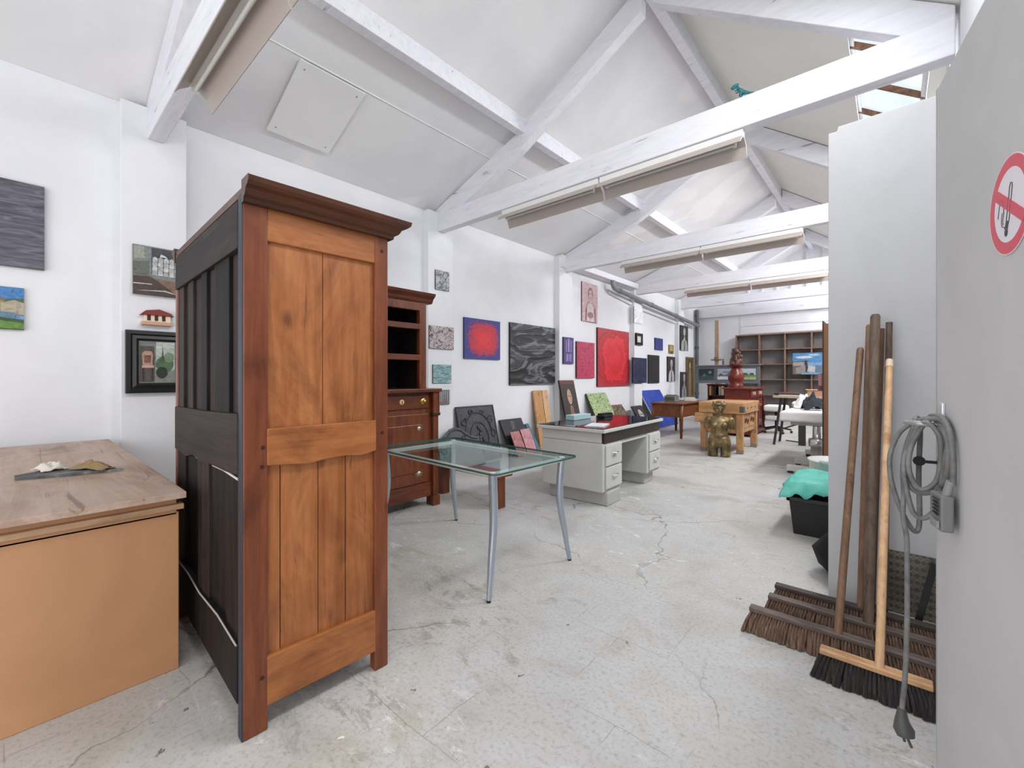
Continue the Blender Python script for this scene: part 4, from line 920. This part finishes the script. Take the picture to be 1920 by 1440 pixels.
# ------------------------------------------------------------------ display board with three landscapes, easel, figurines
Es = thing('display_board', 'wide grey display board standing before the end wall', 'display board', (-3.47, 13.0, 0))
gy = flat('#6b6d70', .6)
part('board', B(-.83, .82, -.015, .015, 1.11, 1.6), gy, Es, bev=.003)
part('ledge', B(-.85, .84, -.06, .03, 1.6, 1.625), flat('#7e8083', .6), Es, bev=.003)
for x in (-.83, -.02, .76): part('leg', B(x, x + .06, -.015, .03, 0, 1.11), flat('#55575a', .6), Es)
for i, (x0, x1, base, sh, lab) in enumerate((
    (-4.2, -3.8, '#26383a', [('p', '#3c5a5a', [(0, 0), (0, .35), (.5, .45), (1, .3), (1, 0)]), ('e', '#8aa0a4', .75, .68, .12, .12), ('p', '#5f8078', [(.2, .3), (.4, .62), (.5, .3)])], 'dark green night landscape, first of three on the grey board'),
    (-3.7, -3.3, '#b9c4cc', [('p', '#e2e6ea', [(0, 0), (0, .3), (1, .35), (1, 0)]), ('p', '#69747d', [(0, .3), (.2, .62), (.45, .4), (.7, .6), (1, .35), (1, .3)]), ('e', '#8d98a0', .6, .7, .3, .1)], 'snowy landscape, middle of three on the grey board'),
    (-3.12, -2.74, '#d2dbe0', [('p', '#7f9a6a', [(0, 0), (0, .45), (.4, .55), (1, .4), (1, 0)]), ('p', '#b7c48a', [(0, 0), (0, .2), (1, .25), (1, 0)]), ('e', '#4d6a48', .3, .5, .2, .12), ('e', '#4d6a48', .75, .5, .15, .12)], 'green and white landscape, last of three on the grey board'))):
    w, h = x1 - x0, .3
    o = picture(lab, 0, w, 1.21, 1.21 + h, 0, base, '#26282a', .018, sh, name='landscape_picture', group='landscapes on the grey board')
    o.location = ((x0 + x1) / 2, 12.984, 1.215); o.rotation_euler = (0, 0, -PI / 2)
for x, lab in ((-4.06, 'blank white canvas standing under the grey board, left one'), (-3.62, 'blank white canvas standing under the grey board, right one')):
    o = picture(lab, 0, .38, .42, 1.08, 0, '#c8c9cc', '#9a9b9f', .025, (), name='blank_canvas', group='blank canvases under the board', cat='canvas')
    o.location = (x, 12.93, .003); o.rotation_euler = (math.radians(0), 0, -PI / 2)
Ez = thing('easel', 'tall wooden easel mast rising behind the grey board', 'easel', (-3.81, 13.3, 0))
part('mast', B(-.055, .055, -.02, .02, 0, 2.92), wood('easel_wood', [(.3, '#9d836c'), (.7, '#bda48c')], 'Z', 1, .6, .05), Ez, bev=.004)
part('clamp', B(-.15, .15, -.06, -.02, 1.76, 1.8).box(-.06, .06, -.07, -.02, 1.78, 1.86), flat('#7d6a58', .5), Ez, bev=.004)
for s in (-1, 1): part('leg', MB().tube([(s * .03, 0, 1.5), (s * .35, -.1, 0.01)], .02, 8), flat('#a68c74', .6), Ez)
part('leg', MB().tube([(0, 0.02, 1.6), (0, .7, 0.01)], .02, 8), flat('#a68c74', .6), Ez)
for x, lab in ((-3.55, 'small brown figurine on the grey board ledge, left one'), (-3.36, 'small brown figurine on the grey board ledge, right one')):
    fg = MB().lathe([(.035, 0), (.03, .02), (.025, .06), (.034, .09), (.015, .115), (.024, .14), (.02, .165), (.004, .175)], (0, 0, 0), 12)
    tag(fg.build('figurine', flat('#57483c', .5), loc=(x, 12.98, 1.626)), lab, 'figurine', 'figurines on the board ledge')

# ------------------------------------------------------------------ bookcase at the end wall
Bc = thing('bookcase', 'wide brown open bookcase with square compartments on the end wall', 'bookcase', (-2.4, 14.8, 0))
x0, x1 = -1.25, 2.05
part('back_panel', B(x0, x1, .16, .18, .1, 2.56), plaster('grey_back_board', '#8d8988', '#979392', None, 2, .05), Bc)
part('top_board', B(x0, x1, -.18, .18, 2.535, 2.57), SHELFW, Bc, bev=.003)
for z in (2.1, 1.66, 1.21, .76, .3): part('shelf', B(x0, x1, -.17, .16, z - .013, z + .013), SHELFW, Bc)
for x in (x0, -.62, .04, .68, 1.34, x1 - .03): part('divider', B(x, x + .032, -.18, .16, 0, 2.535), SHELFW, Bc)
picture('painting of a sunny harbour with blue sky resting before the bookcase', 0, .68, 0, .6, 0, '#8fb6d6', '#d9dde0', .02,
        [('p', '#5f9bd0', [(0, .55), (0, 1), (1, 1), (1, .55)]), ('e', '#dfe8f0', .4, .8, .3, .06), ('e', '#cfdfec', .75, .9, .2, .04), ('p', '#7a6f6c', [(0, 0), (0, .48), (.3, .52), (.3, 0)]), ('p', '#b7a8a0', [(.0, .4), (.0, .62), (.35, .58), (.35, .4)]), ('p', '#4d3a34', [(.4, .1), (.42, .62), (.5, .62), (.55, .1)]),
         ('p', '#a39c98', [(.1, .05), (.12, .32), (.45, .42), (.45, .05)]), ('p', '#d2d4d4', [(.5, .12), (.55, .4), (.8, .36), (.75, .1)]), ('p', '#5d4a44', [(0, .6), (.55, .66), (.55, .63), (0, .57)]), ('p', '#6d89a0', [(.78, .1), (.78, .42), (1, .42), (1, .1)])], name='harbour_picture', group='', cat='picture')
hp_ = bpy.data.objects['harbour_picture']; hp_.location = (-1.8, 14.575, 1.36); hp_.rotation_euler = (0, 0, -PI / 2)

# ------------------------------------------------------------------ massage table, workbench, stool
WV = flat('#e6e5e2', .5)
Ms = thing('massage_table', 'white padded massage table on a hydraulic column', 'massage table', (-.77, 7.95, 0))
part('cushion', B(-.42, .38, -.95, .95, .68, .82), WV, Ms, bev=.035, seg=4)
part('support_frame', B(-.3, .26, -.85, .85, .63, .69), flat('#8f9092', .4, .5), Ms, bev=.004)
part('lift_column', MB().lathe([(.07, .1), (.07, .36), (.095, .36), (.095, .46), (.05, .46), (.045, .63)], (0, -.85, 0), 18), flat('#cfd0d0', .25, .7), Ms)
part('lift_column', MB().lathe([(.07, .1), (.07, .36), (.095, .36), (.095, .46), (.05, .46), (.045, .63)], (0, .75, 0), 18), flat('#cfd0d0', .25, .7), Ms)
for y in (-1.05, -.42, .6):
    b_ = part('foot_bar', B(-.31, .3, y - .04, y + .04, .03, .11), flat('#d5d2c8', .4), Ms, bev=.008)
    for xa in (-.3, .22): part('rubber_foot', B(xa, xa + .06, y - .03, y + .03, 0, .03), BLACK, b_)
part('base_beam', B(-.05, .05, -1.05, .62, .05, .1), flat('#d5d2c8', .4), Ms)
part('foot_lever', B(-.2, -.12, -.92, -.86, .36, .63).tube([(-.16, -.9, .4), (-.34, -.95, .42)], .008, 8), flat('#2a2a2c', .4), Ms, 'black foot lever')
crumple('bed_sheet', .17, .3, .22, 5.2, flat('#e9e8e6', .8), (-1.0, 8.0, .822), .2, 'crumpled white sheet heaped on the massage table', 'sheet', 26)
crumple('folded_jacket', .13, .1, .25, 9.7, flat('#3b3e46', .9), (-.86, 7.5, .823), .5, 'dark grey jacket on the near end of the massage table', 'jacket', 22)
Wk = thing('trestle_workbench', 'cluttered dark legged workbench beyond the massage table', 'workbench', (-1.05, 9.75, 0))
part('tabletop', B(-.66, .6, -.3, .35, .9, .945), flat('#b9a795', .6), Wk, bev=.004)
for x in (-.6, .5):
    part('leg', MB().tube([(x - .05, -.25, 0.01), (x + .06, -.2, .9)], .022, 8), DARKGREY, Wk); part('leg', MB().tube([(x - .05, .3, 0.01), (x + .06, .25, .9)], .022, 8), DARKGREY, Wk)
part('brace', MB().tube([(-.55, -.2, .3), (.5, -.2, .75)], .014, 8), DARKGREY, Wk)
tag(B(-.22, .22, -.14, .14, 0, .1).box(-.24, .24, -.15, .15, .1, .115).build('wooden_box', flat('#b98d72', .6), loc=(-.98, 9.7, .946), rot=(0, 0, .15), bev=.004), 'pinkish wooden box on the cluttered workbench', 'box')
tag(B(-.03, .03, -.16, .16, .0, .05).box(-.02, .02, -.26, -.16, .01, .04, 1).build('hand_tool', [flat('#8c2a24', .5), flat('#777777', .3, .8)], loc=(-1.52, 9.9, .946), rot=(0, 0, 1.2), bev=.004), 'red handled tool on the workbench left of the wooden box', 'tool')
tag(MB().tube([(-.2, -.02, .02), (.2, .03, .02)], .02, 8).tube([(-.2, -.02, .02), (-.26, .0, .02)], .03, 8).build('clamp', flat('#3a3532', .5), loc=(-1.43, 9.53, .956)), 'dark clamp at the corner of the workbench', 'clamp')
So = thing('swivel_stool', 'white padded swivel stool with black star base', 'stool', (-2.03, 11.6, 0))
part('seat', B(-.23, .23, -.23, .23, .5, .64), WV, So, bev=.05, seg=4)
part('seat_shell', B(-.2, .2, -.2, .2, .3, .4), flat('#d9d8d6', .5), So, bev=.03, seg=3)
part('gas_column', MB().lathe([(.03, .1), (.03, .5)], (0, 0, 0), 12), BLACK, So)
for i in range(5):
    a = i * 2 * PI / 5 + .3
    l_ = part('base_arm', MB().tube([(0, 0, .14), (.3 * math.cos(a), .3 * math.sin(a), .08)], [.03, .018], 8), BLACK, So)
    part('caster', MB().ell((.3 * math.cos(a), .3 * math.sin(a), .032), (.03, .03, .03), 10, 8), BLACK, l_)

# ------------------------------------------------------------------ brown cupboard, hanging brush
Cb = thing('brown_cupboard', 'tall plain brown cupboard half hidden by the pale partition', 'cupboard', (-.37, 6.25, 0))
part('carcass', B(-.22, .6, -.22, .3, .04, 1.9), noisy('brown_laminate', [(.3, '#6f4524'), (.7, '#84562f')], (4, 4, .5), 3, 4, .5, .45, .05), Cb, bev=.003)
part('side_edge', B(-.232, -.22, -.225, .3, .03, 1.93), flat('#2f2019', .5), Cb)
part('plinth', B(-.2, .58, -.2, .28, 0, .04), flat('#2b1b12'), Cb)
hb = thing('hanging_brush', 'small pink hand brush hanging on the brown cupboard side', 'brush', (-.625, 6.1, 1.14))
part('handle', B(-.02, .02, -.02, .02, .05, .2), flat('#b77f80', .5), hb, bev=.008); part('bristles', B(-.024, .022, -.03, .03, 0, .05), flat('#6d4a48', .9), hb)

# ------------------------------------------------------------------ partition panel
pb = MB().prism([(-.287, 0), (.32, 0), (.32, 2.77), (-.24, 2.76), (-.247, 2.735), (-.287, 2.735)], 'Y', 3.166, 3.205)
po = struct('wall_partition', pb, PANELGREY, 'tall pale grey partition panel behind the brooms', 'partition', bev=.003)
def diamond():
    k = NT('aluminium_chequer_base'); v = k.coord(); n = k.noise(v, 30, 4, .6)
    return k.done(k.ramp(n, [(.3, '#5f5a54'), (.7, '#7c766f')]), .38, .8)
DM = diamond()
kp = B(-.035, .315, 3.158, 3.166, .012, .35)
for i in range(14):
    for j in range(9):
        cx = -.02 + i * .026; cz = .03 + j * .038
        if cx > .3: continue
        s = 1 if (i + j) % 2 else -1
        for t in (-.0095, -.0032, .0032, .0095):
            M = Matrix.Translation((cx, 3.157, cz)) @ Matrix.Rotation(s * .75, 4, 'Y')
            kp.box(-.014, .014, -.0012, .001, t - .0013, t + .0013, 1, M=M)
part('kick_plate', kp, [DM, flat('#b3ada5', .3, .85)], po, 'ribbed aluminium chequer plate')
part('sill_strip', B(-.035, .315, 3.12, 3.166, 0, .014), flat('#a9a6a2', .4), po)

# ------------------------------------------------------------------ door leaf by the camera
DL = thing('door_1', 'grey steel door leaf standing open beside the camera', 'door'); DL['kind'] = 'structure'
ex, ey = .0926, 1.69; dx, dy = .156, -.98776
DL.location = (ex, ey, 0); DL.rotation_euler = (0, 0, math.atan2(dy, dx))
# local x along leaf (0 = free edge), local y: + is toward +X side (away from room)? leaf thickness on y>0
part('leaf', B(0, 1.05, 0, .042, .008, 2.1), DOORGREY, DL, bev=.004)
part('edge_strip', B(-.003, .012, -.0015, .044, .01, 2.098), flat('#b4b5b6', .4), DL)
hd = MB().box(.055, .078, -.008, 0, .97, 1.23)
hp2 = part('handle_plate', hd, flat('#d4d6d8', .3, .3), DL, bev=.003)
lv = MB().tube([(.067, -.005, 1.172), (.067, -.05, 1.172), (.05, -.062, 1.172), (-.015, -.062, 1.168)], .0075, 10)
part('lever', lv, flat('#a9abad', .35, .5), hp2)
ky = MB().box(.028, .034, -.03, 0, 1.061, 1.069)
ky.lathe([(.0135, -.002), (.0135, .002)], (0, 0, 0), 16, M=Matrix.Translation((.026, -.042, 1.065)) @ Matrix.Rotation(PI / 2, 4, 'Y') @ Matrix.Rotation(0, 4, 'Z'))
part('key', ky, flat('#3c3c3e', .3, .8), DL)
ri = MB().lathe([(.016, 0), (.016, .004)], (0, 0, 0), 16, M=Matrix.Translation((.031, 0, 1.065)) @ Matrix.Rotation(PI / 2, 4, 'X')); part('lock_cylinder', ri, BRASS, DL)
# no-smoking sticker
def leafpt(t, n, z): # world point at leaf coordinate t, n metres out into the room
    return Vector((ex + dx * t + dy * n, ey + dy * t - dx * n, z))
SR = .092
def arcpts(r, n=48, a0=0, a1=2 * PI): return [(r * math.cos(a0 + (a1 - a0) * i / n), r * math.sin(a0 + (a1 - a0) * i / n)) for i in range(n)]
# local sign frame: u to the right when facing it (towards camera end of the leaf), v up, w out
Ms_ = Matrix(((dx, 0, dy, 0), (dy, 0, -dx, 0), (0, 1, 0, 0), (0, 0, 0, 1)))
c = leafpt(.47, .0012, 1.621); Ms_.translation = c
sg = thing('no_smoking_sign', 'round red no smoking sticker on the grey steel door', 'sign'); sg.matrix_world = Ms_
part('disc', MB().prism(arcpts(SR), 'Z', 0, .0006), flat('#f0dfe2', .4), sg)
rg = MB(); o1 = arcpts(SR * .975); o2 = arcpts(SR * .74); n = 48
rg.add([(x, y, .0009) for x, y in o1] + [(x, y, .0009) for x, y in o2], [(i, (i + 1) % n, n + (i + 1) % n, n + i) for i in range(n)])
RED = flat('#d8475c', .4)
part('red_ring', rg, RED, sg)
wd = MB().prism(arcpts(SR * .74), 'Z', .0006, .0008); part('white_field', wd, flat('#e9e6ec', .4), sg)
cg = MB()
cg.tube([(-.012, -.028, .001), (-.006, -.004, .001), (0, .018, .001), (.003, .034, .001), (.008, .040, .001), (.014, .037, .001), (.014, .03, .001), (.008, .004, .001), (.0, -.03, .001)], .0009, 5)
cg.tube([(-.05, -.012, .001), (-.043, .01, .001), (-.035, .02, .001), (-.027, .018, .001), (-.022, .006, .001), (-.024, -.008, .001)], .0008, 5)
cg.tube([(-.03, -.006, .001), (-.034, -.024, .001), (-.03, -.033, .001), (-.022, -.035, .001), (-.018, -.04, .001)], .0008, 5)
cg.tube([(-.022, -.006, .001), (-.027, -.022, .001), (-.026, -.03, .001)], .0007, 5)
cg.prism([(-.018, -.038), (-.013, -.026), (.0, -.029), (-.006, -.042)], 'Z', .0008, .0014); cg.ell((-.013, -.047, .0012), (.0075, .0085, .0006), 12, 6)
part('cigarette', cg, flat('#3b3c46', .5), sg)
M = Matrix.Rotation(math.radians(-32), 4, 'Z')
part('slash_bar', B(-SR * .8, SR * .8, -.0105, .0105, .0008, .0016, M=M), RED, sg)

# ------------------------------------------------------------------ extension cord hung on the lever
def ctrl(points, per=8):
    P = [Vector(p) for p in points]; out = []
    for i in range(len(P) - 1):
        p0 = P[max(i - 1, 0)]; p1 = P[i]; p2 = P[i + 1]; p3 = P[min(i + 2, len(P) - 1)]
        for j in range(per):
            t = j / per
            out.append(.5 * ((2 * p1) + (-p0 + p2) * t + (2 * p0 - 5 * p1 + 4 * p2 - p3) * t * t + (-p0 + 3 * p1 - 3 * p2 + p3) * t ** 3))
    out.append(P[-1]); return out
EC = thing('extension_cord', 'coiled grey extension cord hanging from the steel door handle', 'extension cord')
def cp_(t, n, z): return leafpt(t, n, z)
CB = [(0.192, 0.013, 1.036), (0.194, 0.013, 1.094), (0.17, 0.013, 1.159), (0.112, 0.013, 1.191), (0.05, 0.019, 1.194), (0.04, 0.033, 1.181), (0.03, 0.059, 1.168), (0.02, 0.084, 1.137), (0.01, 0.101, 1.076), (0.01, 0.101, 1.018), (0.01, 0.091, 0.965), (0.01, 0.074, 0.91), (0.01, 0.053, 0.867), (0.005, 0.04, 0.868), (0.0, 0.036, 0.917), (0.0, 0.038, 1.024), (0.0, 0.035, 1.131), (0.02, 0.04, 1.172), (0.03, 0.047, 1.186), (0.045, 0.055, 1.173), (0.05, 0.063, 1.114), (0.055, 0.077, 1.079), (0.055, 0.078, 1.029), (0.06, 0.073, 0.979), (0.06, 0.06, 0.926), (0.06, 0.039, 0.915), (0.065, 0.018, 0.944), (0.09, 0.013, 0.998), (0.131, 0.013, 1.084), (0.16, 0.013, 1.145), (0.111, 0.013, 1.185), (0.07, 0.031, 1.185), (0.06, 0.042, 1.165)]
CI = [(0.065, 0.043, 1.165), (0.068, 0.064, 1.116), (0.07, 0.072, 1.068), (0.07, 0.067, 1.027), (0.07, 0.051, 0.998), (0.075, 0.035, 1.0), (0.08, 0.018, 1.025), (0.093, 0.013, 1.071), (0.089, 0.013, 1.136), (0.08, 0.028, 1.171), (0.07, 0.041, 1.176), (0.06, 0.054, 1.157), (0.055, 0.069, 1.1), (0.05, 0.075, 1.043), (0.05, 0.068, 1.002), (0.05, 0.05, 0.982), (0.055, 0.023, 0.988), (0.132, 0.013, 1.039), (0.161, 0.013, 1.108), (0.141, 0.013, 1.159), (0.06, 0.014, 1.183), (0.05, 0.035, 1.185), (0.04, 0.051, 1.169), (0.035, 0.065, 1.126), (0.03, 0.074, 1.078), (0.03, 0.077, 1.025), (0.03, 0.075, 0.972), (0.03, 0.077, 0.918), (0.03, 0.074, 0.883), (0.03, 0.069, 0.849), (0.03, 0.068, 0.8)]
CI += [(.03, .068, .616), (.03, .072, .461), (.03, .079, .36)]
part('cable', MB().tube(ctrl([cp_(*p) for p in CB + CI[1:]], 5), .0062, 10), CABLE, EC)
pl = cp_(.03, .079, .36)
part('plug', MB().tube([pl + Vector((0, 0, .004)), pl - Vector((0, 0, .03)), pl - Vector((-.004, .004, .05)), pl - Vector((-.008, .008, .066))], [.009, .016, .024, .02], 14).tube([pl - Vector((-.008, .008, .06)), pl - Vector((-.02, .014, .088))], .0035, 8).tube([pl - Vector((.002, -.004, .06)), pl - Vector((-.006, -.002, .088))], .0035, 8), flat('#4c4a4a', .5), EC)
Mx = Matrix(((dx, dy, 0, 0), (dy, -dx, 0, 0), (0, 0, 1, 0), (0, 0, 0, 1))); Mx.translation = Vector((ex, ey, 0))
sb = MB().prism([(.13, .012), (.2, .012), (.2, .036), (.13, .042)], 'Z', .92, 1.008, M=Mx)
sbo = part('socket_block', sb, flat('#747674', .45), EC, bev=.004)
sl_ = MB()
for i in range(5): sl_.box(.155, .194, .039, .0425, .958 + i * .009, .962 + i * .009, M=Mx)
sl_.box(.136, .196, .038, .043, .928, .945, 1, M=Mx)
part('grip_slot', sl_, [flat('#2e2f2f', .6), flat('#8f918f', .4)], sbo)
part('cable_sleeve', MB().tube([cp_(.182, .024, 1.0), cp_(.19, .016, 1.045)], .009, 10), flat('#8a8b8a', .5), EC)
# ------------------------------------------------------------------ brooms
def broom(label, hx0, hx1, hy, hz, bottom, top, r, stick, headmat, bristle, bw=.05, spread=.05, ridge=True, tip=None):
    R = thing('broom', label, 'broom', ((hx0 + hx1) / 2, hy, 0), 0, 'brooms leaning on the pale partition')
    L = (hx1 - hx0) / 2
    hb = part('broom_head', B(-L, L, -bw / 2, bw / 2, hz - .022, hz), headmat, R, bev=.004)
    m = MB(); rr = random.Random(int(abs(hx0) * 1000)); n = int((hx1 - hx0) / .0125)
    for i in range(n):
        x = -L + .012 + (2 * L - .024) * i / (n - 1); e = (i / (n - 1) * 2 - 1)
        for s in (-1, 0, 1):
            yb = s * bw * .34; yo = s * (bw * .5 + spread * .5) + rr.uniform(-.008, .008); xo = x + e * .03 + rr.uniform(-.006, .006)
            m.tube([(x, yb, hz - .02), ((x + xo) / 2, (yb + yo) / 2 + s * .006, hz * .5), (xo, yo, .003)], [.0055, .0085, .0105], 5)
    part('bristles', m, bristle, R)
    b = Vector(bottom) - R.location; t = Vector(top) - R.location
    d = (t - b).normalized()
    part('handle', MB().tube([b - d * .012, b + (t - b) * .5, t - d * .01, t], [r, r, r, r * .75], 12), stick, R)
    if tip: part('handle_cap', MB().tube([t - d * .04, t + d * .004], [r * 1.12, r], 12), tip, R)
    return R
broom('wide dusty brown broom with the leftmost weathered handle', -.555, .135, 2.5, .12, (-.19, 2.5, .12), (-.135, 3.08, 1.457), .0165, OLDST, OLDHEAD, BRISTLE)
broom('wide dark broom with the thickest greyish handle, tallest of all', -.51, .16, 2.71, .115, (-.088, 2.71, .115), (-.071, 3.06, 1.634), .0215, OLDST2, OLDHEAD, BRISTLE, spread=.04)
broom('dark broom farthest back against the partition', -.505, .17, 2.86, .12, (-.125, 2.86, .12), (-.096, 3.08, 1.583), .0155, OLDST, flat('#3d3531', .7), BRISTLE, spread=.03)
broom('new pale pine broom with black bristles in front', -.24, .117, 2.325, .118, (-.041, 2.325, .118), (-.013, 3.045, 1.384), .0155, PINE, PINEX, BRISTLEK, spread=.06, tip=flat('#e2cbb0', .5))
for b_, t_, lab, mt in (((-.085, 2.985, .002), (-.0465, 3.125, 1.562), 'brown bare pole behind the brooms with the shorter top', OLDST), ((-.035, 2.965, .002), (-.0145, 3.1, 1.592), 'dark bare pole behind the new pale broom handle', OLDST2)):
    pz = thing('wooden_pole', lab, 'pole', b_, 0, 'bare poles behind the brooms')
    dv = Vector(t_) - Vector(b_)
    part('shaft', MB().tube([(0, 0, 0), dv * .5, dv], .0145, 12), mt, pz); part('ferrule', MB().tube([(0, 0, 0.001), dv * .06], .017, 12), flat('#4a423c', .5, .4), pz)
tag(MB().box(-.014, .014, -.006, .006, 0, .36).box(-.02, .02, -.01, .01, 0, .02).build('metal_strut', flat('#18181a', .4, .3), loc=(.085, 3.0, .005), rot=(-.25, .22, 0), bev=.002), 'short black metal strut leaning on the chequer plate', 'strut')

# ------------------------------------------------------------------ black crate with turquoise cloth, tub, bag
Cr = thing('storage_crate', 'black plastic storage crate on the floor behind the partition', 'crate', (-.40, 4.5, 0))
cw = MB()
def trap(z0, z1, a0, a1, t):
    pass
vs = [(-.22, -.25, 0), (.22, -.25, 0), (.22, .25, 0), (-.22, .25, 0), (-.25, -.28, .31), (.25, -.28, .31), (.25, .28, .31), (-.25, .28, .31), (-.235, -.265, .31), (.235, -.265, .31), (.235, .265, .31), (-.235, .265, .31), (-.21, -.24, .02), (.21, -.24, .02), (.21, .24, .02), (-.21, .24, .02)]
cw.add(vs, [(3, 2, 1, 0), (0, 1, 5, 4), (1, 2, 6, 5), (2, 3, 7, 6), (3, 0, 4, 7), (4, 5, 9, 8), (5, 6, 10, 9), (6, 7, 11, 10), (7, 4, 8, 11), (8, 9, 13, 12), (9, 10, 14, 13), (10, 11, 15, 14), (11, 8, 12, 15), (12, 13, 14, 15)])
part('tub', cw, flat('#121313', .45), Cr, bev=.004)
part('rim', B(-.265, .265, -.295, -.25, .275, .31).box(-.265, .265, .25, .295, .275, .31).box(-.265, -.235, -.295, .295, .275, .31).box(.235, .265, -.295, .295, .275, .31), flat('#161717', .4), Cr, bev=.006)
n = 40; vs = []; fs = []
for i in range(n):
    for j in range(n):
        u = i / (n - 1) * 2 - 1; v = j / (n - 1) * 2 - 1
        X = u * .31; Y = v * .34
        rr_ = max(abs(u), abs(v))
        z = .40 + .07 * (1 - (u * u + v * v) * .5) + .03 * mnoise.noise(Vector((u * 3, v * 3, 1.7))) + .018 * abs(mnoise.noise(Vector((u * 7 + v * 3, v * 5, 4))))
        if rr_ > .8: z = z - (rr_ - .8) * (.42 + .2 * mnoise.noise(Vector((u * 4, v * 4, 9))))
        vs.append((X * (1 + .05 * mnoise.noise(Vector((v * 4, 3, 1)))), Y * (1 + .05 * mnoise.noise(Vector((u * 4, 7, 1)))), z))
for i in range(n - 1):
    for j in range(n - 1): fs.append((i * n + j, (i + 1) * n + j, (i + 1) * n + j + 1, i * n + j + 1))
ct = MB().add(vs, fs, 0, True).build('turquoise_cloth', noisy('turquoise_cotton', [(.3, '#4fae9f'), (.7, '#79cdbd')], (1, 1, 1), 5, 4, .6, .8, .2), loc=(-.40, 4.5, 0))
sd = ct.modifiers.new('thick', 'SOLIDIFY'); sd.thickness = .004; tag(ct, 'turquoise cloth draped over the black storage crate', 'cloth')
tb = thing('white_basin', 'white plastic basin with handle behind the turquoise cloth', 'basin', (-.4, 5.08, 0))
part('bowl', MB().lathe([(.17, 0), (.2, .3), (.215, .5), (.225, .5), (.225, .515), (.2, .515), (.19, .3), (.16, .02)], (0, 0, 0), 24), flat('#e3e3df', .4), tb)
part('grip', MB().tube([(-.1, -.22, .5), (-.1, -.27, .53), (.1, -.27, .53), (.1, -.22, .5)], .012, 8), flat('#e3e3df', .4), tb)
bg = MB()
bg.loft([(-.15, 3.55, .0, .12, .15), (-.17, 3.55, .05, .2, .19), (-.17, 3.55, .16, .235, .21), (-.13, 3.55, .26, .19, .18), (-.09, 3.56, .36, .14, .13), (-.08, 3.56, .43, .11, .1), (-.08, 3.56, .46, .05, .05)], 24)
bb_ = [(v[0] + .03 * mnoise.noise(Vector(v) * 9), v[1] + .03 * mnoise.noise(Vector(v) * 8 + Vector((3, 0, 0))), max(.0, v[2] + .015 * mnoise.noise(Vector(v) * 11))) for v in bg.v]
bg.v = bb_
bgo = thing('cloth_bag', 'slumped black cloth bag on the floor beside the crate', 'bag', (-.0, 0, 0))
part('sack', bg, noisy('black_nylon', [(.3, '#060607'), (.6, '#0d0d0e'), (.85, '#1a1a1c')], (1, 1, 1), 7, 4, 1, .9, .3), bgo)
part('strap', MB().tube(ctrl([(-.2, 3.45, .33), (-.23, 3.4, .42), (-.16, 3.4, .48), (-.08, 3.45, .44)], 6), .012, 8), flat('#55575c', .8), bgo)

# ------------------------------------------------------------------ camera, light, world
cam = bpy.data.cameras.new('camera'); co_ = bpy.data.objects.new('camera', cam); COL.objects.link(co_)
cam.sensor_width = 36; cam.lens = 815 / 1920 * 36; cam.shift_y = -14 / 1920; cam.clip_start = .02; cam.clip_end = 100
co_.location = (0, 0, 1.3); co_.rotation_euler = (PI / 2, 0, math.atan2(714, 815))
bpy.context.scene.camera = co_
def area(name, loc, rot, sx, sy, power, col=(1, 1, 1), spread=PI):
    l = bpy.data.lights.new(name, 'AREA'); l.shape = 'RECTANGLE'; l.size = sx; l.size_y = sy; l.energy = power; l.color = col; l.spread = spread
    o = bpy.data.objects.new(name, l); COL.objects.link(o); o.location = loc; o.rotation_euler = rot; return o
for a, b in SKY:
    xm = (SKX0 + SKX1) / 2
    area('skylight_daylight', (xm + .02, (a + b) / 2, rz_(xm) + .03), (0, math.radians(36), 0), .4, (b - a) * .55, (40 if b < 5 else 66 if b < 8 else 78 if b < 14 else 130) * (b - a), (.97, .98, 1))  # the last lamp belongs to the added end-wall skylight
area('front_fill', (-1.9, FY + .02, 1.5), (PI / 2, 0, 0), 4.3, 2.7, 165, (.97, .98, 1))  # fill lamp added in the unseen opening behind the camera
area('side_fill', (.5, -1.75, 1.25), (0, math.radians(90), 0), 2.3, 2.2, 75, (.98, .98, 1))  # fill lamp added at the unseen side opening, brightens workbench and armoire
w = bpy.data.worlds.new('sky'); bpy.context.scene.world = w; w.use_nodes = True
bgn = w.node_tree.nodes['Background']; bgn.inputs[0].default_value = (.93, .96, 1, 1); bgn.inputs[1].default_value = 2.6
sc = bpy.context.scene
sc.view_settings.view_transform = 'Standard'; sc.view_settings.look = 'None'; sc.view_settings.gamma = 1
sc.view_settings.exposure = -1.08
sc.cycles.max_bounces = 9; sc.cycles.diffuse_bounces = 5; sc.cycles.glossy_bounces = 3; sc.cycles.transmission_bounces = 6; sc.cycles.use_adaptive_sampling = True; sc.cycles.adaptive_threshold = .06
sc.cycles.use_denoising = True; sc.cycles.caustics_reflective = False; sc.cycles.caustics_refractive = False
sc.cycles.sample_clamp_indirect = 8
